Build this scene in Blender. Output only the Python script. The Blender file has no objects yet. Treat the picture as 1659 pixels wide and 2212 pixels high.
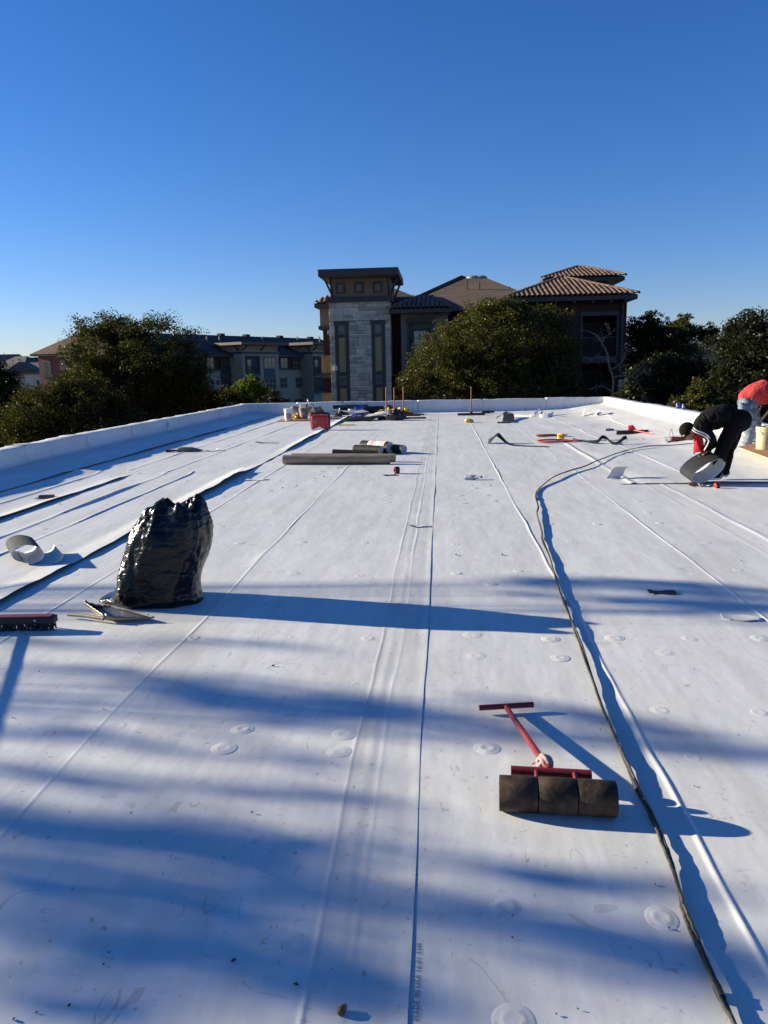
import bpy, bmesh, math, random
import numpy as np
from mathutils import Vector, Matrix, noise
sc = bpy.context.scene
col = sc.collection
rnd = random.Random(11)
RAD = math.radians

# ------------------------------------------------------------------ camera
# 26 mm-equivalent phone lens, eye height 1.62 m over the roof, slight roll
F, CX, CY, EYE = 1662.0, 829.5, 1106.0, 1.62      # units of a 1659 x 2212 picture
ROLL = .022
_x0, _u0 = (952 - CX)/F, (CY - 795)/F
Zc = Vector((-ROLL, 1, -(_u0 - ROLL*_x0))).normalized()
Yc = Vector((_x0, _u0, 1)).normalized()
Xc = Zc.cross(Yc).normalized()
if Xc.x < 0: Xc = -Xc
cr = Vector((Xc[0], Yc[0], Zc[0])); cu = Vector((Xc[1], Yc[1], Zc[1])); cf = Vector((Xc[2], Yc[2], Zc[2]))
camd = bpy.data.cameras.new('camera'); cam = bpy.data.objects.new('camera', camd); col.objects.link(cam)
camd.sensor_fit = 'VERTICAL'; camd.sensor_height = 24; camd.lens = 24*F/2212
camd.clip_start = .05; camd.clip_end = 6000
cr = (cr - cf*cr.dot(cf)).normalized(); cu = cr.cross(cf).normalized()
cam.matrix_world = Matrix(((cr.x, cu.x, -cf.x, 0), (cr.y, cu.y, -cf.y, 0), (cr.z, cu.z, -cf.z, EYE), (0, 0, 0, 1)))
sc.camera = cam

# ------------------------------------------------------------------ light
SUN_EL, SUN_AZ = RAD(15.5), RAD(-78.4)             # azimuth clockwise from +Y
S = Vector((math.sin(SUN_AZ)*math.cos(SUN_EL), math.cos(SUN_AZ)*math.cos(SUN_EL), math.sin(SUN_EL)))
w = bpy.data.worlds.new('World'); sc.world = w; w.use_nodes = True
nt = w.node_tree; nt.nodes.clear()
sky = nt.nodes.new('ShaderNodeTexSky'); sky.sky_type = 'NISHITA'; sky.sun_disc = False
sky.sun_elevation = SUN_EL; sky.sun_rotation = SUN_AZ
sky.air_density = 1.0; sky.dust_density = .08; sky.ozone_density = 4.0; sky.altitude = 200
hs = nt.nodes.new('ShaderNodeHueSaturation'); hs.inputs['Saturation'].default_value = 1.2; hs.inputs['Value'].default_value = 1
bg = nt.nodes.new('ShaderNodeBackground'); bg.inputs[1].default_value = .052
wo = nt.nodes.new('ShaderNodeOutputWorld')
wb = nt.nodes.new('ShaderNodeMix'); wb.data_type = 'RGBA'; wb.blend_type = 'MULTIPLY'; wb.inputs[0].default_value = 1; wb.inputs[7].default_value = (1.05, 1.0, 1.31, 1)   # white balance
nt.links.new(sky.outputs[0], hs.inputs['Color']); nt.links.new(hs.outputs[0], wb.inputs[6]); nt.links.new(wb.outputs[2], bg.inputs[0]); nt.links.new(bg.outputs[0], wo.inputs[0])
sl = bpy.data.lights.new('sun', 'SUN'); so = bpy.data.objects.new('sun', sl); col.objects.link(so)
sl.energy = 5.0; sl.angle = RAD(.53); sl.color = (1, .90, .67)
so.rotation_euler = S.to_track_quat('Z', 'Y').to_euler(); so.location = S*60
sc.view_settings.view_transform = 'Standard'; sc.view_settings.look = 'None'
sc.view_settings.exposure = 1.19; sc.view_settings.gamma = 1; sc.view_settings.use_curve_mapping = False

# ------------------------------------------------------------------ helpers
def sstep(a, b, x):
    t = min(1, max(0, (x-a)/(b-a))); return t*t*(3-2*t)
def fbm(x, y, z=0): return noise.fractal(Vector((x, y, z)), 1.0, 2.0, 4)
def zroof(x, y):                                   # the roof falls to the middle, with raised edges
    z = .13*sstep(-5.6, -7.2, x) + .15*sstep(4.3, 5.9, x)
    z += .05*sstep(3.0, 5.5, x)*sstep(14, 27, y)
    return z
def ray(px, py): return cf + cr*((px-CX)/F) - cu*((py-CY)/F)
def G(px, py, z=None):                             # picture point -> point on the roof
    d = ray(px, py); zz = 0 if z is None else z
    for i in range(6):
        t = (zz-EYE)/d.z; p = Vector((0, 0, EYE)) + d*t
        if z is not None: break
        zz = zroof(p.x, p.y)
    return p
def P(px, py, Y):                                  # picture point -> point on the plane y = Y
    d = ray(px, py); return Vector((0, 0, EYE)) + d*(Y/d.y)
def roof(x, y, dz=0): return Vector((x, y, zroof(x, y)+dz))

MATS = {}
def mat(name, c, rough=.6, var=.12, scale=8, bump=0, bscale=40, metal=0, c2=None, spec=.5, stretch=(1, 1, 1), rand=0, trans=0, coat=0, alpha=1, sheen=0):
    if name in MATS: return MATS[name]
    m = bpy.data.materials.new(name); m.use_nodes = True; t = m.node_tree; b = t.nodes['Principled BSDF']
    L = t.links.new
    tc = t.nodes.new('ShaderNodeTexCoord'); mp = t.nodes.new('ShaderNodeMapping'); mp.inputs['Scale'].default_value = stretch
    L(tc.outputs['Object'], mp.inputs[0])
    nz = t.nodes.new('ShaderNodeTexNoise'); nz.inputs['Scale'].default_value = scale; nz.inputs['Detail'].default_value = 5
    nz.inputs['Roughness'].default_value = .6
    L(mp.outputs[0], nz.inputs['Vector'])
    rp = t.nodes.new('ShaderNodeValToRGB'); e = rp.color_ramp.elements
    a = Vector(c); d = Vector(c2) if c2 else None
    e[0].position = .33; e[1].position = .68
    e[0].color = (*(a*(1-var)), 1); e[1].color = (*((d if d else a*(1+var))), 1)
    L(nz.outputs['Fac'], rp.inputs[0]); out = rp.outputs[0]
    if rand:
        oi = t.nodes.new('ShaderNodeObjectInfo'); h = t.nodes.new('ShaderNodeHueSaturation')
        mr = t.nodes.new('ShaderNodeMapRange'); mr.inputs[3].default_value = 1-rand; mr.inputs[4].default_value = 1+rand
        L(oi.outputs['Random'], mr.inputs[0]); L(mr.outputs[0], h.inputs['Value']); L(out, h.inputs['Color']); out = h.outputs[0]
    L(out, b.inputs['Base Color'])
    b.inputs['Roughness'].default_value = rough; b.inputs['Metallic'].default_value = metal
    b.inputs['Specular IOR Level'].default_value = spec
    if trans: b.inputs['Transmission Weight'].default_value = trans
    if coat: b.inputs['Coat Weight'].default_value = coat
    if alpha < 1: b.inputs['Alpha'].default_value = alpha
    if bump:
        n2 = t.nodes.new('ShaderNodeTexNoise'); n2.inputs['Scale'].default_value = bscale; n2.inputs['Detail'].default_value = 6
        L(mp.outputs[0], n2.inputs['Vector'])
        bp = t.nodes.new('ShaderNodeBump'); bp.inputs['Strength'].default_value = 1; bp.inputs['Distance'].default_value = bump
        L(n2.outputs['Fac'], bp.inputs['Height']); L(bp.outputs[0], b.inputs['Normal'])
    MATS[name] = m; return m

class MB:
    """collects geometry for ONE mesh object"""
    def __init__(s): s.v = []; s.f = []; s.m = []
    def add(s, v, f, m=0):
        o = len(s.v); s.v += [tuple(p) for p in v]; s.f += [tuple(i+o for i in q) for q in f]; s.m += [m]*len(f); return s
    def box(s, x0, x1, y0, y1, z0, z1, m=0, M=None):
        v = [Vector((x, y, z)) for z in (z0, z1) for y in (y0, y1) for x in (x0, x1)]
        if M: v = [M @ p for p in v]
        return s.add(v, [(0, 2, 3, 1), (4, 5, 7, 6), (0, 1, 5, 4), (2, 6, 7, 3), (0, 4, 6, 2), (1, 3, 7, 5)], m)
    def bar(s, a, b, w, h, m=0, up=(0, 0, 1)):
        a = Vector(a); b = Vector(b); d = b-a; L = d.length; d.normalize()
        x = Vector(up).cross(d)
        if x.length < 1e-4: x = Vector((1, 0, 0)).cross(d)
        x.normalize(); u = d.cross(x)
        M = Matrix(((x.x, u.x, d.x, a.x), (x.y, u.y, d.y, a.y), (x.z, u.z, d.z, a.z), (0, 0, 0, 1)))
        return s.box(-w/2, w/2, -h/2, h/2, 0, L, m, M)
    def tube(s, pts, rad, n=8, m=0, cap=True, sq=None):
        pts = [Vector(p) for p in pts]; k = len(pts)
        rad = [rad]*k if not hasattr(rad, '__len__') else rad
        o = len(s.v); px = None
        for i, p in enumerate(pts):
            d = (pts[min(i+1, k-1)] - pts[max(i-1, 0)])
            if d.length < 1e-6: d = Vector((0, 0, 1))
            d.normalize()
            if px is None:
                a = Vector((0, 0, 1)) if abs(d.z) < .9 else Vector((1, 0, 0)); px = (a - d*a.dot(d)).normalized()
            else:
                px = (px - d*px.dot(d)); px = px.normalized() if px.length > 1e-5 else d.orthogonal().normalized()
            py = d.cross(px); q = sq[i] if sq else 1
            for j in range(n):
                t = 2*math.pi*j/n; s.v.append(tuple(p + (px*math.cos(t) + py*math.sin(t)*q)*rad[i]))
        for i in range(k-1):
            for j in range(n):
                a = o+i*n+j; b = o+i*n+(j+1) % n; s.f.append((a, b, b+n, a+n)); s.m.append(m)
        if cap:
            s.f.append(tuple(o+j for j in range(n))[::-1]); s.f.append(tuple(o+(k-1)*n+j for j in range(n))); s.m += [m, m]
        return s
    def lathe(s, prof, n=20, m=0, M=None, ms=None):   # prof: (r, z)
        o = len(s.v)
        for r, z in prof:
            for j in range(n):
                t = 2*math.pi*j/n; p = Vector((r*math.cos(t), r*math.sin(t), z)); s.v.append(tuple(M @ p if M else p))
        for i in range(len(prof)-1):
            for j in range(n):
                a = o+i*n+j; b = o+i*n+(j+1) % n; s.f.append((a, b, b+n, a+n)); s.m.append(ms[i] if ms else m)
        return s
    def grid(s, fn, us, vs, m=0, flip=False):
        o = len(s.v); nu, nv = len(us), len(vs)
        for v in vs:
            for u in us: s.v.append(tuple(fn(u, v)))
        for j in range(nv-1):
            for i in range(nu-1):
                a = o+j*nu+i; q = (a, a+1, a+nu+1, a+nu)
                s.f.append(q[::-1] if flip else q); s.m.append(m)
        return s
    def mesh(s, name='m', mats=(), smooth=None):
        me = bpy.data.meshes.new(name); me.from_pydata(s.v, [], s.f)
        for k in mats: me.materials.append(k)
        if any(s.m): me.polygons.foreach_set('material_index', s.m)
        if smooth is not None:
            me.shade_smooth(); me.set_sharp_from_angle(angle=RAD(smooth))
        me.update(); return me
    def build(s, name, mats, parent=None, smooth=None, bevel=0):
        if not isinstance(mats, (list, tuple)): mats = [mats]
        o = obj(name, s.mesh(name, mats, smooth), parent)
        if bevel:
            b = o.modifiers.new('bevel', 'BEVEL'); b.width = bevel; b.segments = 2; b.limit_method = 'ANGLE'
        return o
WM = {}
def obj(name, me, parent=None, M=None):
    """M: place in the world; meshes are modelled in world coordinates unless M is given"""
    o = bpy.data.objects.new(name, me); col.objects.link(o); M = M or Matrix.Identity(4)
    o.matrix_basis = M; WM[o.name] = M
    if parent:
        o.parent = parent; o.matrix_parent_inverse = WM[parent.name].inverted()
    return o
def tag(o, label=None, cat=None, group=None, kind=None):
    if label: o['label'] = label
    if cat: o['category'] = cat
    if group: o['group'] = group
    if kind: o['kind'] = kind
    return o
def thing(name, loc, label, cat, group=None, rz=0):
    e = bpy.data.objects.new(name, None); col.objects.link(e); e.empty_display_size = .2
    M = Matrix.Translation(Vector(loc)) @ Matrix.Rotation(rz, 4, 'Z')
    e.matrix_basis = M; WM[e.name] = M
    return tag(e, label, cat, group)
def local(e): return WM[e.name]
def lobj(mb, name, mats, e, smooth=None, bevel=0):   # modelled in the thing's own coordinates
    if not isinstance(mats, (list, tuple)): mats = [mats]
    o = obj(name, mb.mesh(name, mats, smooth), e, WM[e.name].copy())
    if bevel:
        b = o.modifiers.new('bevel', 'BEVEL'); b.width = bevel; b.segments = 2; b.limit_method = 'ANGLE'
    return o
def ribbon(pts, wv, th=.002, m=(0, 1), mb=None):
    """bent sheet: centre line pts, width vectors wv; side m[0] up (path x width normal), m[1] below"""
    pts = [Vector(p) for p in pts]; k = len(pts)
    wv = [Vector(q) for q in wv] if isinstance(wv, list) else [Vector(wv)]*k
    mb = mb or MB(); up, lo = [], []
    for i, p in enumerate(pts):
        d = (pts[min(i+1, k-1)]-pts[max(i-1, 0)]).normalized(); n = wv[i].cross(d).normalized()*(-th/2)
        for t in (-.5, 0, .5):
            up.append(p+wv[i]*t+n); lo.append(p+wv[i]*t-n)
    fu = []
    for i in range(k-1):
        for j in range(2):
            a = i*3+j; fu.append((a, a+3, a+4, a+1))
    mb.add(up, fu, m[0]); mb.add(lo, [q[::-1] for q in fu], m[1])
    o = len(mb.v)-6*k; n3 = 3*k
    E_ = [i*3 for i in range(k)] + [(k-1)*3+j for j in (1, 2)] + [i*3+2 for i in range(k-2, -1, -1)] + [1]
    for a, b in zip(E_, E_[1:]+E_[:1]): mb.f.append((o+a, o+b, o+n3+b, o+n3+a)); mb.m.append(m[1])
    return mb
def spline(pts, n):
    pts = [Vector(p) for p in pts]; out = []
    for i in range(len(pts)-1):
        a, b, c, d = pts[max(i-1, 0)], pts[i], pts[i+1], pts[min(i+2, len(pts)-1)]
        for k in range(n):
            t = k/n; out.append(.5*((2*b)+(c-a)*t+(2*a-5*b+4*c-d)*t*t+(3*b-a-3*c+d)*t**3))
    return out+[pts[-1]]
# ------------------------------------------------------------------ materials of the roof
def membrane(name, base):
    m = bpy.data.materials.new(name); m.use_nodes = True; t = m.node_tree; b = t.nodes['Principled BSDF']; L = t.links.new
    tc = t.nodes.new('ShaderNodeTexCoord'); N = t.nodes.new
    def nz(scale, det, sx=1, sy=1, rough=.6):
        mp = N('ShaderNodeMapping'); mp.inputs['Scale'].default_value = (sx, sy, 1); L(tc.outputs['Object'], mp.inputs[0])
        n = N('ShaderNodeTexNoise'); n.inputs['Scale'].default_value = scale; n.inputs['Detail'].default_value = det
        n.inputs['Roughness'].default_value = rough; L(mp.outputs[0], n.inputs['Vector']); return n.outputs['Fac']
    def ramp(f, p0, c0, p1, c1):
        r = N('ShaderNodeValToRGB'); e = r.color_ramp.elements; e[0].position = p0; e[0].color = c0; e[1].position = p1; e[1].color = c1; L(f, r.inputs[0]); return r.outputs[0]
    def mix(f, a, b_, typ='MIX'):
        x = N('ShaderNodeMix'); x.data_type = 'RGBA'; x.blend_type = typ
        L(f, x.inputs[0]) if not isinstance(f, float) else setattr(x.inputs[0], 'default_value', f)
        L(a, x.inputs[6]); L(b_, x.inputs[7]); return x.outputs[2]
    g = base
    c = ramp(nz(1.1, 5, 1, .5), .3, (g*.86, g*.86, g*.845, 1), .7, (g, g, g*.995, 1))
    c = mix(1.0, c, ramp(nz(3, 6, 2.2, .35, .7), .36, (.88, .87, .85, 1), .6, (1, 1, 1, 1)), 'MULTIPLY')      # scuffs along the sheet
    c = mix(1.0, c, ramp(nz(5.5, 4, 1, 1, .75), .63, (1, 1, 1, 1), .76, (.76, .66, .52, 1)), 'MULTIPLY')        # brown smears
    c = mix(1.0, c, ramp(nz(38, 3, 1, .6, .5), .67, (1, 1, 1, 1), .75, (.60, .55, .48, 1)), 'MULTIPLY')         # small specks
    c = mix(1.0, c, ramp(nz(14, 5, .5, 1.5, .8), .62, (1, 1, 1, 1), .70, (.76, .74, .71, 1)), 'MULTIPLY')
    # hair-thin scuffs: narrow level lines of a noise, broken up by another
    def lines(scale, sx, sy, wdt, lo, col_):
        v = nz(scale, 2, sx, sy, .5); s1 = N('ShaderNodeMath'); s1.operation = 'SUBTRACT'; L(v, s1.inputs[0]); s1.inputs[1].default_value = .5
        s2 = N('ShaderNodeMath'); s2.operation = 'ABSOLUTE'; L(s1.outputs[0], s2.inputs[0])
        s3 = N('ShaderNodeMath'); s3.operation = 'LESS_THAN'; L(s2.outputs[0], s3.inputs[0]); s3.inputs[1].default_value = wdt
        k = N('ShaderNodeMath'); k.operation = 'GREATER_THAN'; L(nz(scale*1.3+.7, 3, sy, sx), k.inputs[0]); k.inputs[1].default_value = lo
        p_ = N('ShaderNodeMath'); p_.operation = 'MULTIPLY'; L(s3.outputs[0], p_.inputs[0]); L(k.outputs[0], p_.inputs[1])
        rg = N('ShaderNodeRGB'); rg.outputs[0].default_value = (*col_, 1)
        return p_.outputs[0], rg.outputs[0]
    for a_ in ((2.3, 1.6, .5, .0035, .60, (.80, .78, .74)), (6.0, .6, 1.4, .006, .63, (.74, .68, .60)), (1.2, .7, 1.3, .0016, .56, (.84, .82, .80))):
        f_, rgb_ = lines(*a_); x = N('ShaderNodeMix'); x.data_type = 'RGBA'; x.blend_type = 'MULTIPLY'; L(f_, x.inputs[0]); L(c, x.inputs[6]); L(rgb_, x.inputs[7]); c = x.outputs[2]
    # rolled, greyed track beside the centre lap
    sp = N('ShaderNodeSeparateXYZ'); L(tc.outputs['Object'], sp.inputs[0])
    tr = N('ShaderNodeValToRGB'); mr = N('ShaderNodeMapRange'); mr.inputs[1].default_value = -.6; mr.inputs[2].default_value = .1; L(sp.outputs[0], mr.inputs[0])
    e = tr.color_ramp.elements; e[0].position = .27; e[0].color = (0, 0, 0, 1); e[1].position = .34; e[1].color = (1, 1, 1, 1)
    for ps, vv in ((.5, .35), (.62, .9), (.70, .1)): k = e.new(ps); k.color = (vv, vv, vv, 1)
    L(mr.outputs[0], tr.inputs[0])
    tm = N('ShaderNodeMath'); tm.operation = 'MULTIPLY'; L(tr.outputs[0], tm.inputs[0]); L(nz(4, 5, 3, .5), tm.inputs[1])
    gr_ = N('ShaderNodeRGB'); gr_.outputs[0].default_value = (.80, .795, .78, 1); c = mix(tm.outputs[0], c, mix(1.0, c, gr_.outputs[0], 'MULTIPLY'))
    L(c, b.inputs['Base Color'])
    r_ = N('ShaderNodeMapRange'); r_.inputs[3].default_value = .42; r_.inputs[4].default_value = .62; L(nz(6, 4), r_.inputs[0]); L(r_.outputs[0], b.inputs['Roughness'])
    b.inputs['Specular IOR Level'].default_value = .35
    def bump(h, dist, prev=None):
        k = N('ShaderNodeBump'); k.inputs['Distance'].default_value = dist; L(h, k.inputs['Height'])
        if prev: L(prev, k.inputs['Normal'])
        return k.outputs[0]
    n1 = bump(nz(2.2, 3, 1.4, .5), .006); n2 = bump(nz(17, 4, 1, .7), .0008, n1); n3 = bump(nz(130, 3), .00022, n2)
    L(n3, b.inputs['Normal'])
    return m
M_MEM = membrane('membrane_white', .71)
M_MEM2 = membrane('membrane_white_clean', .74)
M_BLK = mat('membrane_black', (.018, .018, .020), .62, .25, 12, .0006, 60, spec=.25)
M_GRY = mat('membrane_grey', (.06, .065, .07), .85, .15, 9, .0006, 60, spec=.12)
M_CONC = mat('stucco_outer', (.33, .29, .24), .9, .15, 3, .004, 80)

# ------------------------------------------------------------------ the roof we stand on
XL, XR, YF, YB = -7.35, 5.95, 29.1, -7.0
mb = MB()
xs = [XL-.35+i*(XR-XL+.7)/40 for i in range(41)]; ys = [YB+i*(YF+.3-YB)/60 for i in range(61)]
mb.grid(lambda x, y: (x, y, zroof(x, y)-.022), xs, ys)
mb.grid(lambda x, y: (x, y, -.35), xs, ys, 0, True)
ROOF = tag(mb.build('roof', mat('deck_board', (.5, .5, .5), .8)), 'flat white roof deck', None, None, 'structure'); del ROOF['label']

def sheet(x0, x1, y0, y1, ridges=(), lift=0., liftw=.28, endlift=0., startlift=0., zoff=0., under=.0, seed=0, curl=None, step=.003, m=None, wr=0.):
    """one membrane sheet: right edge may be lifted, ridges = (x, height, width)"""
    xs = set(x0+i*(x1-x0)/max(6, int((x1-x0)/.16)) for i in range(max(6, int((x1-x0)/.16))+1))
    for rx, rh, rw in ridges:
        for k in range(-5, 6): xs.add(rx+k*rw*.6)
    if lift or step:
        for k in range(8): xs.add(x1-liftw*k/7)
        for k in (.004, .012, .03): xs.add(x1-k)
    xs = sorted(x for x in xs if x0 <= x <= x1); xs = [xs[0]]+[b for a, b in zip(xs, xs[1:]) if b-a > .0012]
    if xs[-1] < x1-1e-6: xs[-1] = x1
    ys = [y0]; 
    while ys[-1] < y1: ys.append(min(y1, ys[-1] + (.09 if ys[-1] < 6 else .16 if ys[-1] < 14 else .3)))
    def fn(x, y):
        z = zroof(x, y)+zoff
        if x < x0+.34 and under: z -= under*sstep(x0+.34, x0+.26, x)
        z += .0035*fbm(x*.9, y*.55, seed)*sstep(x0, x0+.4, x)
        for i, (rx, rh, rw) in enumerate(ridges):
            ax = rx+.022*fbm(3.1*i+seed, y*.7, 5.)+.006*fbm(i+seed, y*3.3, 2.); g = math.exp(-((x-ax)/rw)**2)
            z += rh*g*(.55+1.1*max(0, .45+fbm(y*.45, i*7.7+seed, 1.)))
        k = sstep(x1-liftw, x1, x)
        if lift: z += k*lift*(.62+.75*max(-.6, fbm(y*.33, seed*3.1, 3.))+.3*fbm(y*1.6, seed, 8.))
        z += step*sstep(x1-.05, x1, x)
        if endlift: z += endlift*sstep(y1-.22, y1, y)*(.7+.6*fbm(x*1.3, seed, 4.))
        if startlift: z += startlift*sstep(y0+.25, y0, y)*(.6+.8*fbm(x*1.1, seed, 6.))
        if wr: z += wr*sstep(x0, x0+.5, x)*sstep(x1, x1-.7, x)*max(0, fbm(x*.55, y*1.25, seed+9))
        wob = .012*fbm(y*.5, seed, 11.)*sstep(x1-.5, x1, x)
        return Vector((x+wob, y, z))
    top = MB(); n = len(xs)
    top.grid(fn, xs, ys, 0)
    # thickness at the open edges, dark underside behind the lifted lip
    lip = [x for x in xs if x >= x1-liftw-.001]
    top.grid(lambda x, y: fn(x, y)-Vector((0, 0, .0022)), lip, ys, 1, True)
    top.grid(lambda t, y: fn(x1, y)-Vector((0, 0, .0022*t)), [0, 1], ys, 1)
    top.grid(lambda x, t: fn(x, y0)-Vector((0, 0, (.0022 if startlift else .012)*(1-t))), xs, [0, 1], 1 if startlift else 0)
    if startlift:
        ly = [y for y in ys if y <= y0+.3]
        top.grid(lambda x, y: fn(x, y)-Vector((0, 0, .0022)), xs, ly, 1, True)
    if endlift:
        ly = [y for y in ys if y >= y1-.3]
        top.grid(lambda x, y: fn(x, y)-Vector((0, 0, .0022)), xs, ly, 1, True)
        top.grid(lambda x, t: fn(x, y1)-Vector((0, 0, .0022*t)), xs, [0, 1], 0)
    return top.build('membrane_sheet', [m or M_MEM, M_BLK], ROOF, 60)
R = lambda x, h=.006, w_=.016: (x, h, w_)
sheet(-7.33, -6.18, -2, 18.4, [R(-6.75, .010, .05)], .035, .22, endlift=.03, seed=1)
sheet(-7.33, -6.15, 18.25, 25.2, [R(-6.7, .010, .05)], .03, .2, endlift=.03, seed=2, under=0)
sheet(-7.33, -6.1, 25.05, YF, [], .02, .2, seed=3)
sheet(-6.5, -5.10, -2, 12.55, [R(-5.75, .011, .03)], .045, .25, endlift=.045, seed=4, under=.004)
sheet(-5.4, -3.21, -2, 12.40, [R(-4.55, .013, .028), R(-4.1, .008, .02)], .075, .30, endlift=.028, seed=5, under=.004)
sheet(-6.5, -3.20, 12.3, YF, [R(-4.6, .007, .02), R(-5.4, .008, .03)], .05, .25, seed=6, under=.004, zoff=-.002)
sheet(-3.5, -.095, -2, YF, [R(-1.60, .0025, .009), R(-2.75, .004, .012), R(-.255, .0014, .010), R(-.375, .0014, .008), R(-.31, .0010, .02)], 0, .1, seed=7, under=.004, step=.0015)
sheet(-.30, 2.78, -2, YF, [R(.875, .0046, .010), R(2.06, .0032, .009)], 0, .1, seed=8, under=.002, step=.0015)
sheet(2.5, 5.93, -2, 10.75, [R(3.0, .005, .025), R(4.6, .004, .02)], 0, .1, seed=9, under=.004, step=0)
sheet(2.45, 5.93, 10.62, 17.0, [R(2.62, .012, .04), R(3.6, .006, .02)], 0, .1, seed=10, under=.004, step=0, startlift=.010, zoff=.004, wr=.022)
sheet(2.5, 5.93, 16.9, YF, [R(3.5, .006, .02), R(4.8, .006, .02)], 0, .1, seed=12, under=.004, step=0, zoff=.002, startlift=.01, wr=.035)
# weld stripes at the centre lap: two narrow pressed bands
# fastener plates that show as round bumps under the membrane
def plate_mesh(dent):
    mb = MB(); pr = [(.0, .0062-dent*.0016), (.02, .0064-dent*.0012), (.036, .0070), (.044, .0074), (.050, .0066), (.057, .0047), (.066, .0024), (.078, .0007), (.09, -.0008), (.096, -.004)]
    mb.lathe(pr, 20); return mb.mesh('plate_bump', [M_MEM], 50)
PL = [plate_mesh(0), plate_mesh(1), plate_mesh(3)]
near = [(103,1585),(257,1568),(207,1605),(524,1575),(484,1616),(744,1585),(733,1624),(628,2043),(1092,1960),(1430,1983),(1052,1616),(1427,1535),(1497,1637),(1640,1540),(1028,1416),(1210,1421),(622,1378),(795,1379),(1020,1371),(1190,1380),(1328,1378),(1490,1380),(418,1378),(308,1395),(1110,2204),(1640,1378),(1437,1410),(1165,1262),(1060,1262),(1240,1238),(1355,1236),(1500,1240)]
def plate(p, s=1):
    s *= .66
    M = Matrix.Translation(p) @ Matrix.Rotation(rnd.random()*6, 4, 'Z') @ Matrix.Diagonal((s*rnd.uniform(.8, 1.0), s*.92, rnd.uniform(.2, .44), 1))
    obj('plate_bump', rnd.choice(PL), ROOF, M)
for q in near: plate(G(*q))
y = 6.0
while y < 19:
    for x in (-5.6, -4.9, -4.35, -3.75, -2.95, -2.45, -1.95, -1.25, -.75, .2, .55, 1.2, 1.6, 2.3, 3.3, 3.9, 4.5):
        if rnd.random() < .72: 
            xx, yy = x+rnd.uniform(-.1, .1), y+rnd.uniform(-.08, .08); plate(roof(xx, yy), .95)
    y += rnd.choice((.55, .85, 1.1))
# printing along the lap edge
tcu = bpy.data.curves.new('print', 'FONT'); tcu.body = 'MADE IN USA 16:01 33M'; tcu.size = .022; tcu.space_character = 1.15
to = bpy.data.objects.new('print', tcu); col.objects.link(to)
dg = bpy.context.evaluated_depsgraph_get(); tme = bpy.data.meshes.new_from_object(to.evaluated_get(dg)); bpy.data.objects.remove(to)
tme.materials.clear(); tme.materials.append(mat('print_ink', (.12, .13, .15), .7, .4, 60))
p = G(890, 2205)
obj('lettering', tme, ROOF, Matrix.Translation((-.068, p.y, zroof(p.x, p.y)+.0006)) @ Matrix.Rotation(RAD(90), 4, 'Z'))

# ------------------------------------------------------------------ parapets
def parapet(name, a, b, out, joints, label, H=.44, seed=0):
    a = Vector(a); b = Vector(b); d = (b-a); L = d.length; d.normalize(); out = Vector(out)
    t = thing(name, (a+b)/2, label, 'parapet')
    w_ = MB(); q = out*.3
    def pt(s, o, z): p = a+d*s+out*o; return Vector((p.x, p.y, z))
    n = 40
    w_.grid(lambda s, k: [pt(s, .012, -.3), pt(s, .012, H-.02), pt(s, .3, H-.02), pt(s, .3, -6.6)][int(k)], [L*i/n for i in range(n+1)], [0, 1, 2, 3])
    w_.build('wall', M_CONC, t)
    js = [0]+sorted(joints)+[L]
    for i in range(len(js)-1):
        s0, s1 = js[i]+.0, js[i+1]+.03
        off = .004 if i % 2 else 0.
        def f(s, k):
            p0 = a+d*s; zr = zroof(p0.x, p0.y)
            wv = fbm(s*.9, seed+i*2.3, 1.); fine = fbm(s*3.5, seed, 2.)
            zt = H+.018*wv+.008*fine
            prof = [(-.16, zr+.006), (-.10, zr+.008), (-.055, zr+.018), (-.028, zr+.05), (-.012+.006*wv, zr+.11), (-.006+.010*wv, (zr+zt)/2), (-.012+.008*fine, zt-.03), (-.004, zt-.006), (.012, zt), (.15, zt+.004+.006*fine), (.30, zt-.004), (.345+.03*wv+.03*fine, zt-.02+.02*fine), (.35+.03*wv+.03*fine, zt-.07+.03*fine)]
            o, z = prof[int(k)]; p = a+d*s+out*(o-off); return Vector((p.x, p.y, z+off*(1 if k > 6 else .5)))
        m = MB(); k = max(6, int((s1-s0)/.10))
        flip = d.cross(out).z < 0
        m.grid(f, [s0+(s1-s0)*j/k for j in range(k+1)], list(range(13)), 0, flip)
        o = m.build('flashing_panel', [M_MEM2, M_GRY], t, 60)
        sd = o.modifiers.new('thickness', 'SOLIDIFY'); sd.thickness = .003; sd.offset = -1; sd.material_offset_rim = 0
    return t
def yat(px, X, z=.3):
    d = ray(px, 0); lo = None
    # y on the wall plane x = X seen at picture column px
    best = min((abs((Vector((X, y, z))-Vector((0, 0, EYE))).dot(cr)/max(.1, (Vector((X, y, z))-Vector((0, 0, EYE))).dot(cf))*F+CX-px), y) for y in [2+i*.05 for i in range(540)])
    return best[1]
lj = [1.5, 4.2]+[YF-YF+yat(x, XL)-YB for x in (54, 186, 284, 421, 471, 512)]
parapet('parapet_wall', (XL, YB, 0), (XL, YF, 0), (-1, 0, 0), [2.5, 5.0, 7.6, 10.2]+[yat(x, XL)-YB for x in (54, 186, 284, 421, 471, 512)], 'long white parapet wall along the left edge below the big oaks', H=.43, seed=1)
parapet('parapet_wall', (XL-.3, YF, 0), (XR+.3, YF, 0), (0, 1, 0), [P(x, 880, YF).x-XL+.3 for x in (640, 740, 901, 1041, 1178)], 'white parapet wall across the far end behind the buckets', H=.44, seed=2)
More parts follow.
